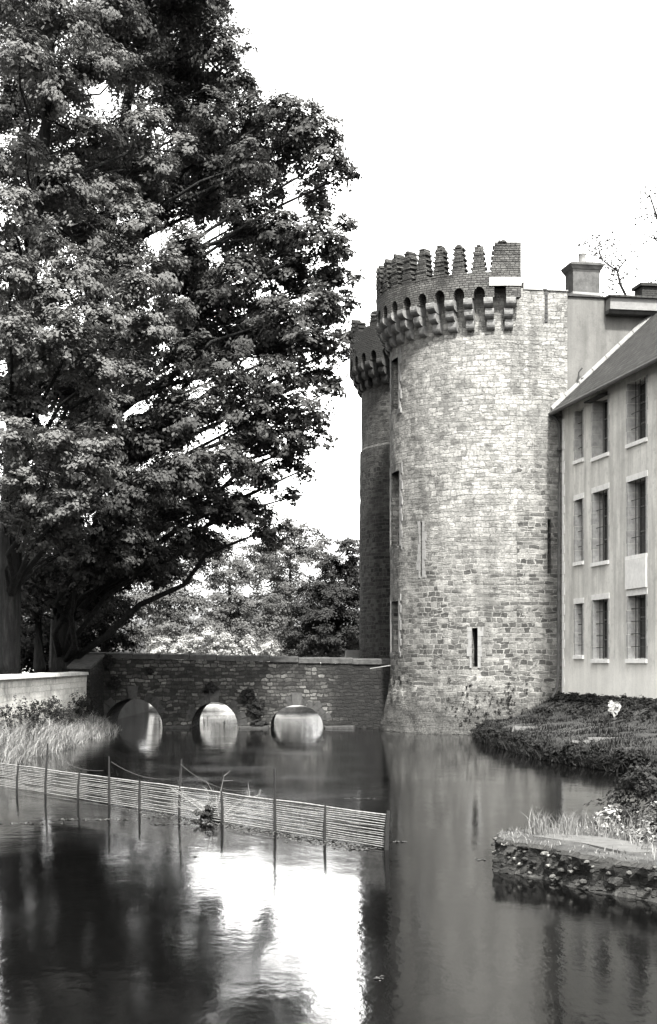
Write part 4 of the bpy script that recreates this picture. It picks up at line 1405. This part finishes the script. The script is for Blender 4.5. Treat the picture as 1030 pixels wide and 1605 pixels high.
# darker weeds against the wall
xs = []; ns = []
for k in range(60):
    yy = random.uniform(40, 58); xx = random.uniform(-9.5, -9.1)
    P, Nn = clump((xx, yy, float(zat(xx, yy)) + random.uniform(.3, .8)), (.18, .35, .5), 150, .4)
    xs.append(P); ns.append(Nn)
tag(leaf_mesh('weeds', np.concatenate(xs), np.concatenate(ns), RNG.uniform(.05, .10, 9000), M['leaf_weed']), 'dark leafy weeds growing against the sunlit left wall', 'weeds', kind='stuff')

# right bank: short turf on top, hanging growth on the edge, weeds along the wall foot
n = 42000
x = RNG.uniform(5.3, 14, n); y = RNG.uniform(33, 57.5, n)
sb = bank_side(x, y)
Fx = F0.x + (F0.y - y) * .18
ok = (sb > -.05) & (x < Fx + .05)
x, y, sb = x[ok], y[ok], sb[ok]
z = zat(x, y)
grass('turf', np.stack([x, y, z - .02], 1), RNG.uniform(.03, .17, len(x)) * (.35 + .9 * (np.sin(x * 2.3 + y * .7) * np.sin(y * 1.1 - x * .6) * .5 + .5)), M['grass_short'], 'short rough turf on the bank below the house', .8, .01)
xs = []; ns = []
for k in range(230):
    i = random.random(); seg = random.choice([1, 2, 3, 4, 5, 5, 6])
    a, b = BANK[seg], BANK[seg + 1]
    xx = a[0] + (b[0] - a[0]) * i; yy = a[1] + (b[1] - a[1]) * i
    P, Nn = clump((xx - .02, yy - .05, random.uniform(.02, .46)), (random.uniform(.1, .34), .25, random.uniform(.08, .2)), 70, .3)
    xs.append(P); ns.append(Nn)
P = np.concatenate(xs)
tag(leaf_mesh('hanging_growth', P, np.concatenate(ns), RNG.uniform(.05, .12, len(P)), M['ivy']), 'dark growth hanging over the edge of the house bank', 'ground cover', kind='stuff')
xs = []; ns = []
for k in range(300):
    s = random.uniform(0, 12); d = -random.uniform(.02, .5) if random.random() < .6 else -random.uniform(.1, 1.8)
    p = Vector(fc(s, 0, d)); zz = float(zat(p.x, p.y))
    P, Nn = clump((p.x, p.y, zz + random.uniform(.0, .10)), (.22, .3, random.uniform(.04, .16)), 60, .3)
    xs.append(P); ns.append(Nn)
P = np.concatenate(xs)
tag(leaf_mesh('weeds', P, np.concatenate(ns), RNG.uniform(.05, .12, len(P)), M['leaf_weed']), 'weeds and nettles along the foot of the house wall', 'weeds', kind='stuff')
n = 9000
i = RNG.uniform(0, 1, n); sg = RNG.choice([1, 2, 3, 4, 5, 5, 6], n)
BP = np.array(BANK[:9])
x = BP[sg, 0] + (BP[sg + 1, 0] - BP[sg, 0]) * i + RNG.normal(size=n) * .12; y = BP[sg, 1] + (BP[sg + 1, 1] - BP[sg, 1]) * i + RNG.normal(size=n) * .12
z = np.clip(zat(x, y), .05, .6)
grass('bank_grass', np.stack([x, y, z - .03], 1), RNG.uniform(.08, .38, n) * (.5 + .9 * np.sin(x * 5 + y * 3) ** 2), M['leaf_weed'], 'ragged dark grass along the edge of the house bank', 1.6, .009)
# plants on the tower's foot
xs = []; ns = []
for k in range(80):
    u = R(random.uniform(-30, 12)); zz = random.choice([random.gauss(1.15, .3), random.gauss(1.5, .35), random.uniform(.3, 1.2)])
    if u > R(-20): zz = random.uniform(.4, 2.0)
    r = TR + .45 * max(0, (2.2 - zz) / 2.2) ** 1.4 + .05
    s = random.uniform(.02, .075)
    P, Nn = clump(cyl1(u, r, zz), (s, s, s * .8), int(12 + s * 420), .3)
    xs.append(P); ns.append(Nn)
P = np.concatenate(xs)
tag(leaf_mesh('wall_plants', P, np.concatenate(ns), RNG.uniform(.03, .065, len(P)), M['leaf_weed']), 'small dark plants rooted in the near tower foot', 'plants', kind='stuff')

# ivy on the bridge
xs = []; ns = []
for (px, py, sx, sz) in ((400, 1110, .35, .55), (388, 1090, .25, .3), (330, 1078, .3, .22), (235, 1052, .14, .14), (405, 1135, .3, .2), (170, 1040, .3, .4), (180, 1070, .25, .3)):
    p = at(px, py, BY0 - .08)
    P, Nn = clump(p, (sx, .12, sz), int(900 * sx / .3), 1)
    Nn[:, 1] -= .8
    xs.append(P); ns.append(Nn)
P = np.concatenate(xs)
tag(leaf_mesh('ivy', P, np.concatenate(ns), RNG.uniform(.06, .12, len(P)), M['ivy']), 'dark ivy patches clinging to the bridge between the arches', 'ivy', kind='stuff')

# ------------------------------------------------------------------ stone landing at the right
pier = thing('stone_landing', 'low broken stone landing with grassy top jutting into the moat', 'landing', (4.5, 19.5, 0))
EDGE = [(2.24, 19.6), (2.75, 18.95), (3.05, 18.3), (3.35, 17.75), (3.75, 17.2), (4.6, 16.5), (9.5, 14.5), (12, 14.2), (12, 22.5), (8, 22.2), (5, 21.6), (3.1, 21.0), (2.45, 20.65)]


def edge_pts(step):
    out = []
    for (a, b) in zip(EDGE, EDGE[1:] + EDGE[:1]):
        L = math.hypot(b[0] - a[0], b[1] - a[1]); n = max(1, int(L / step))
        for k in range(n): out.append((a[0] + (b[0] - a[0]) * k / n, a[1] + (b[1] - a[1]) * k / n))
    return out


ep = edge_pts(.09)
cxm, cym = 5.2, 19.2
c = MB()
levels = [-.6, -.15, -.03, .06, .14, .22, .30, .37, .42]
rings = []
for li, z in enumerate(levels):
    ring = []
    for (x, y) in ep:
        d = Vector((x - cxm, y - cym, 0)).normalized()
        k = .10 * noise.noise(Vector((x * 3.2, y * 3.2, z * 4))) + .06 * noise.noise(Vector((x * 9, y * 9, z * 11))) - (.05 if li == len(levels) - 1 else 0) + (.06 if z < 0 else 0)
        ring.append((x + d.x * k, y + d.y * k, z + (.03 * noise.noise(Vector((x * 2, y * 2, 7))) if li > 3 else 0)))
    rings.append(ring)
for r0, r1 in zip(rings[:-1], rings[1:]):
    n = len(r0)
    for k in range(n): c.face([r0[k], r0[(k + 1) % n], r1[(k + 1) % n], r1[k]])
c.build('core', rubble('landing_stone', .015, .08, .26, .11, .03, .03, .18, .55, .03), pier)
# top: fan with inner rings, slightly uneven
c = MB(); prev = rings[-1]; n = len(prev)
for f in (.96, .9, .8, .65, .45, .2):
    ring = []
    for (x, y, z) in rings[-1]:
        xx = cxm + (x - cxm) * f; yy = cym + (y - cym) * f
        ring.append((xx, yy, .435 + .05 * noise.noise(Vector((xx * 1.5, yy * 1.5, 2))) + .02 * noise.noise(Vector((xx * 6, yy * 6, 2)))))
    for k in range(n): c.face([prev[k], prev[(k + 1) % n], ring[(k + 1) % n], ring[k]])
    prev = ring
c.face(prev)
c.build('top', plain('trodden_earth', .035, .95, 3, .9, .6), pier)
c = MB()
for k in range(950):
    i = random.randrange(len(ep))
    x, y = ep[i]
    if x > 5.5 or random.random() < ramp(2.4, 4.2, x) * .8: continue
    d = Vector((x - cxm, y - cym, 0)).normalized()
    s = random.uniform(.012, .042)
    c.blob((x + d.x * .02, y + d.y * .03, random.uniform(.0, .40)), (s * 1.5, s * 1.3, s * .8), 1, .4)
c.build('rubble', pebble_mat(), pier)['kind'] = 'stuff'
c = MB()
slab = [(2.75, 19.75), (3.3, 19.0), (3.62, 18.2), (4.1, 18.0), (4.2, 18.7), (3.7, 19.6), (3.2, 20.1)]
for k in range(1):
    lo = [(x, y, .40) for x, y in slab]; hi = [(x, y, .452 + .012 * noise.noise(Vector((x * 3, y * 3, 1)))) for x, y in slab]
    c.face(hi)
    for i in range(len(slab)): c.face([lo[i], lo[(i + 1) % len(slab)], hi[(i + 1) % len(slab)], hi[i]])
c.build('paving_slab', plain('worn_slab', .07, .9, 5, .5, .5), pier)
# grass on it
n = 9000
x = RNG.uniform(2.3, 9, n); y = RNG.uniform(16.2, 21.5, n)
def inside(x, y):
    r = np.zeros(x.shape, bool)
    E = EDGE
    for (x0, y0), (x1, y1) in zip(E, E[1:] + E[:1]):
        cond = ((y0 > y) != (y1 > y)) & (x < (x1 - x0) * (y - y0) / (y1 - y0 + 1e-12) + x0)
        r ^= cond
    return r
rimd = seg_dist(x, y, EDGE + EDGE[:1])
keep = inside(x, y) & ((rimd < .28) | (x > 3.9) | (RNG.uniform(size=n) < .35))
x, y = x[keep], y[keep]
hh = RNG.uniform(.03, .10, len(x)) + np.where(x > 3.9, RNG.uniform(.02, .16, len(x)), 0)
grass('grass', np.stack([x, y, np.full(len(x), .41)], 1), hh, M['grass_dry'], '', .9, .006, pier)
BU = 'bushes on the stone landing'
for (px, py, d, rp, lab, mm, lf) in ((1000, 1256, 20.4, 58, 'leafy dark bush at the back of the landing by the right edge', 'leaf_weed', .07),
                                     (1030, 1300, 19.4, 40, 'pale grassy bush in front of the darker one on the landing', 'grass_dry', .06),
                                     (955, 1296, 20.2, 32, 'small tufted bush left of the leafy one on the landing', 'leaf_shrub', .05)):
    b = at(px, py, d); b.z = .42
    small_tree('landing_bush', lab, b, px_clumps([(px, py, rp, d, .5), (px - rp * .7, py + rp * .5, rp * .6, d, .5), (px + rp * .7, py + rp * .3, rp * .7, d, .5), (px + rp * .1, py - rp * .6, rp * .6, d, .5), (px, py + rp * .7, rp * .7, d, .4)], 1.0),
               lf, 2.2, M[mm], BU, .015, 'bush')
n = 1100
tx = RNG.choice([2.9, 3.3, 3.7, 3.95, 4.3, 4.7], n) + RNG.normal(size=n) * .09; ty = 20.1 + RNG.normal(size=n) * .22
grass('flowering_weeds', np.stack([tx, ty, np.full(n, .42)], 1), RNG.uniform(.08, .42, n), M['grass_dry'], 'thin pale weeds standing along the back of the landing', .6, .005)

# ------------------------------------------------------------------ lath fence standing in the water
fence = thing('lath_fence', 'leaning lath fence on dark stakes strung across the moat', 'fence', (-3, 26, 0))
PX = [28, 73, 124, 174, 221, 283, 352, 434, 511, 608]
TOPP = [None, 1165, None, 1186, None, 1190, None, 1205, None, None]
Lf, Rt = Vector((-7.9, 33.6, 0)), Vector((.9, 21.8, 0))


def fence_at(px):
    k = (px - 515) / F
    # intersection of the sight line with the fence line
    dx, dy = Rt.x - Lf.x, Rt.y - Lf.y
    s = (k * Lf.y - Lf.x) / (dx - k * dy)
    return Lf + (Rt - Lf) * s


FV = (Rt - Lf).normalized(); FN = Vector((FV.y, -FV.x, 0))
if FN.y > 0: FN = -FN
FH = .52
for k, px in enumerate(PX):
    p = fence_at(px)
    lean = Vector((random.uniform(-.03, .05), 0, 0)) + FV * random.uniform(-.03, .06)
    topz = FH + .04
    if TOPP[k]: topz = at(px, TOPP[k], p.y).z
    if px == 608: topz = FH + .06
    c = MB()
    r = .026 if px != 608 else .04
    base = p + FN * .035
    c.tube([base + Vector((0, 0, -.8)), base + lean * .3 + Vector((0, 0, FH * .5)), base + lean * topz * 1.6 + Vector((0, 0, topz))], [r, r * .95, r * .7], 7)
    c.build('post', M['stake'], fence)
ends = [fence_at(-60)] + [fence_at(p) for p in PX]
for (a, b) in zip(ends[:-1], ends[1:]):
    c = MB(); nr = 15
    for i in range(nr):
        z = .03 + (FH - .03) * i / (nr - 1)
        sag = random.uniform(-.012, .012)
        th = .009 if i < nr - 1 else .014
        pa = a - FN * .0 + Vector((0, 0, z)); pb = b + Vector((0, 0, z + sag * .3)); pm = a.lerp(b, .5) + Vector((0, 0, z + sag)) + FN * random.uniform(-.015, .015)
        c.tube([pa, pm, pb], [th, th, th], 5)
    c.build('lath_panel', M['slat'], fence)
for (i, j, dz) in ((1, 3, -.25), (3, 5, -.18), (5, 7, -.30)):
    a, b = fence_at(PX[i]), fence_at(PX[j])
    za = at(PX[i], TOPP[i] + 8, a.y).z; zb = FH + .05
    c = MB()
    pts = []
    for k in range(9):
        f = k / 8
        pts.append(a.lerp(b, f * .55) + Vector((0, 0, za + (zb - za) * f + dz * 2.4 * f * (1 - f))) - FN * .5 * f)
    c.tube(pts, .0042, 4)
    c.build('wire', M['wood_dark'], fence)

# dead branch caught on the fence
db = thing('dead_branch', 'bleached dead branch caught against the middle of the lath fence', 'branch', fence_at(335))
c = MB(); b0 = fence_at(338) + Vector((0, .12, -.05))
random.seed(21)
for k in range(22):
    a = random.uniform(-1.3, 1.3); L = random.uniform(.35, 1.15)
    tip = b0 + Vector((math.sin(a) * L, random.uniform(-.1, .5), max(.1, math.cos(a)) * L * random.uniform(.5, .95)))
    mid = b0.lerp(tip, .5) + Vector((random.uniform(-.08, .08), random.uniform(-.08, .08), random.uniform(-.04, .12)))
    c.tube([b0 + Vector((random.uniform(-.1, .1), 0, 0)), mid, tip], [.014, .009, .003], 5)
    for q in range(3):
        s = mid.lerp(tip, random.random()); e = s + Vector((random.gauss(0, .16), random.gauss(0, .1), random.gauss(.05, .14)))
        c.tube([s, e], [.005, .002], 4)
c.build('twigs', M['deadwood'], db)
p = fence_at(330)
P1, N1 = clump(p + FN * .12 + Vector((0, 0, .08)), (.28, .16, .12), 420, .6)
P2, N2 = clump(p + FN * .08 + Vector((.05, 0, .2)), (.12, .1, .12), 160, .6)
P1 = np.concatenate([P1, P2]); leaf_mesh('leaves', P1, np.concatenate([N1, N2]), RNG.uniform(.03, .075, len(P1)), M['leaf_weed'], db)

# scum and floating bits along the fence and on the open water
PP = []
for k in range(520):
    f = random.random() ** .6
    p = fence_at(200 + f * 400) + FN * abs(random.gauss(0, .26)) + Vector((random.uniform(-.1, .1), 0, .006))
    PP.append(tuple(p))
for (px, py, wd, nn) in ((45, 1291, .35, 40), (150, 1285, .42, 70), (265, 1292, .22, 30), (558, 1252, .16, 26), (618, 1320, .12, 22), (302, 1343, .05, 8), (555, 1332, .1, 10), (590, 1533, .05, 6), (500, 1160, .2, 20), (80, 1170, .4, 30), (754, 1347, .06, 8)):
    d = H * F / (py - HOR); q = at(px, py, d)
    for k in range(nn): PP.append((q.x + random.gauss(0, wd), q.y + random.gauss(0, .05), .007))
PP = np.array(PP); n = len(PP)
tag(leaf_mesh('floating_debris', PP, np.tile([0, 0, 1.0], (n, 1)) + RNG.normal(size=(n, 3)) * .12, RNG.uniform(.025, .085, n), M['leaf_far']), 'pale floating leaves and scum gathered along the fence', 'debris', kind='stuff')

# ------------------------------------------------------------------ small things on the house bank
c = MB()
def bankp(px, py):
    """where the sight line first meets the bank"""
    d = 30.0
    while d < 58:
        q = at(px, py, d)
        if q.z < float(zat(q.x, q.y)): break
        d += .05
    return q


q = bankp(826, 1143)
c.hexa([q + Vector(v) for v in ((-.55, -.35, -.1), (.5, -.4, -.1), (.6, .4, -.1), (-.45, .4, -.1), (-.5, -.3, .07), (.45, -.35, .05), (.55, .35, .09), (-.4, .35, .1))])
tag(c.build('stone_slab', plain('slab_stone', .065, .9, 6, .6, .6)), 'flat pale stone slab lying on the bank edge by the tower foot', 'stone')
c = MB(); q = bankp(948, 1160)
c.box(q + Vector((0, 0, .05)), (1.05, .14, .06), R(14), .012)
tag(c.build('wooden_plank', M['wood_pale']), 'bleached plank lying on the turf below the house', 'plank')
c = MB(); q = bankp(912, 1164)
for k in range(5): c.blob(q + Vector((random.uniform(-.4, .5), random.uniform(-.5, .5), .03)), (random.uniform(.1, .22), .15, .06), 1, .4)
tag(c.build('stones', plain('loose_stone', .06, .9, 8, .4, .5)), 'scatter of pale stones on the turf left of the plank', 'stones', kind='stuff')
# crumpled white cloth
q = bankp(962, 1124)
bmv = MB(); nn = 11
grid = []
for j in range(nn):
    for i in range(nn):
        u, v = i / (nn - 1) - .5, j / (nn - 1) - .5
        rim = 1 - .35 * noise.noise(Vector((math.atan2(v, u) * 1.5, 3, 8)))
        p = q + Vector((u * (.34 if v > -.1 else .16) * rim + .10 * noise.noise(Vector((u * 3, v * 3, 11))) + .07 * noise.noise(Vector((u * 6, v * 6, 1))), -.05 + .30 * noise.noise(Vector((u * 4, v * 3, 5))), .26 + v * .50 * rim + .05 * noise.noise(Vector((u * 6, v * 6, 9)))))
        p.y += v * .35
        grid.append(p)
for j in range(nn - 1):
    for i in range(nn - 1):
        a = j * nn + i
        bmv.face([grid[a], grid[a + 1], grid[a + nn + 1], grid[a + nn]])
o = bmv.build('white_cloth', M['white'])
md = o.modifiers.new('thickness', 'SOLIDIFY'); md.thickness = .012
tag(o, 'crumpled white cloth lying in the weeds below the house wall', 'cloth')
# pale ruined pier beside the far tower
c = MB(); q = at(556, 1020, 74)
c.box((q.x, 74, 1.9), (.9, .9, 2.9), .1, .05); c.box((q.x - .5, 74, 1.4), (.5, .8, 1.6), .1, .05)
tag(c.build('stone_pier', M['dressed']), 'pale stone stump at the foot of the far tower', 'pier')
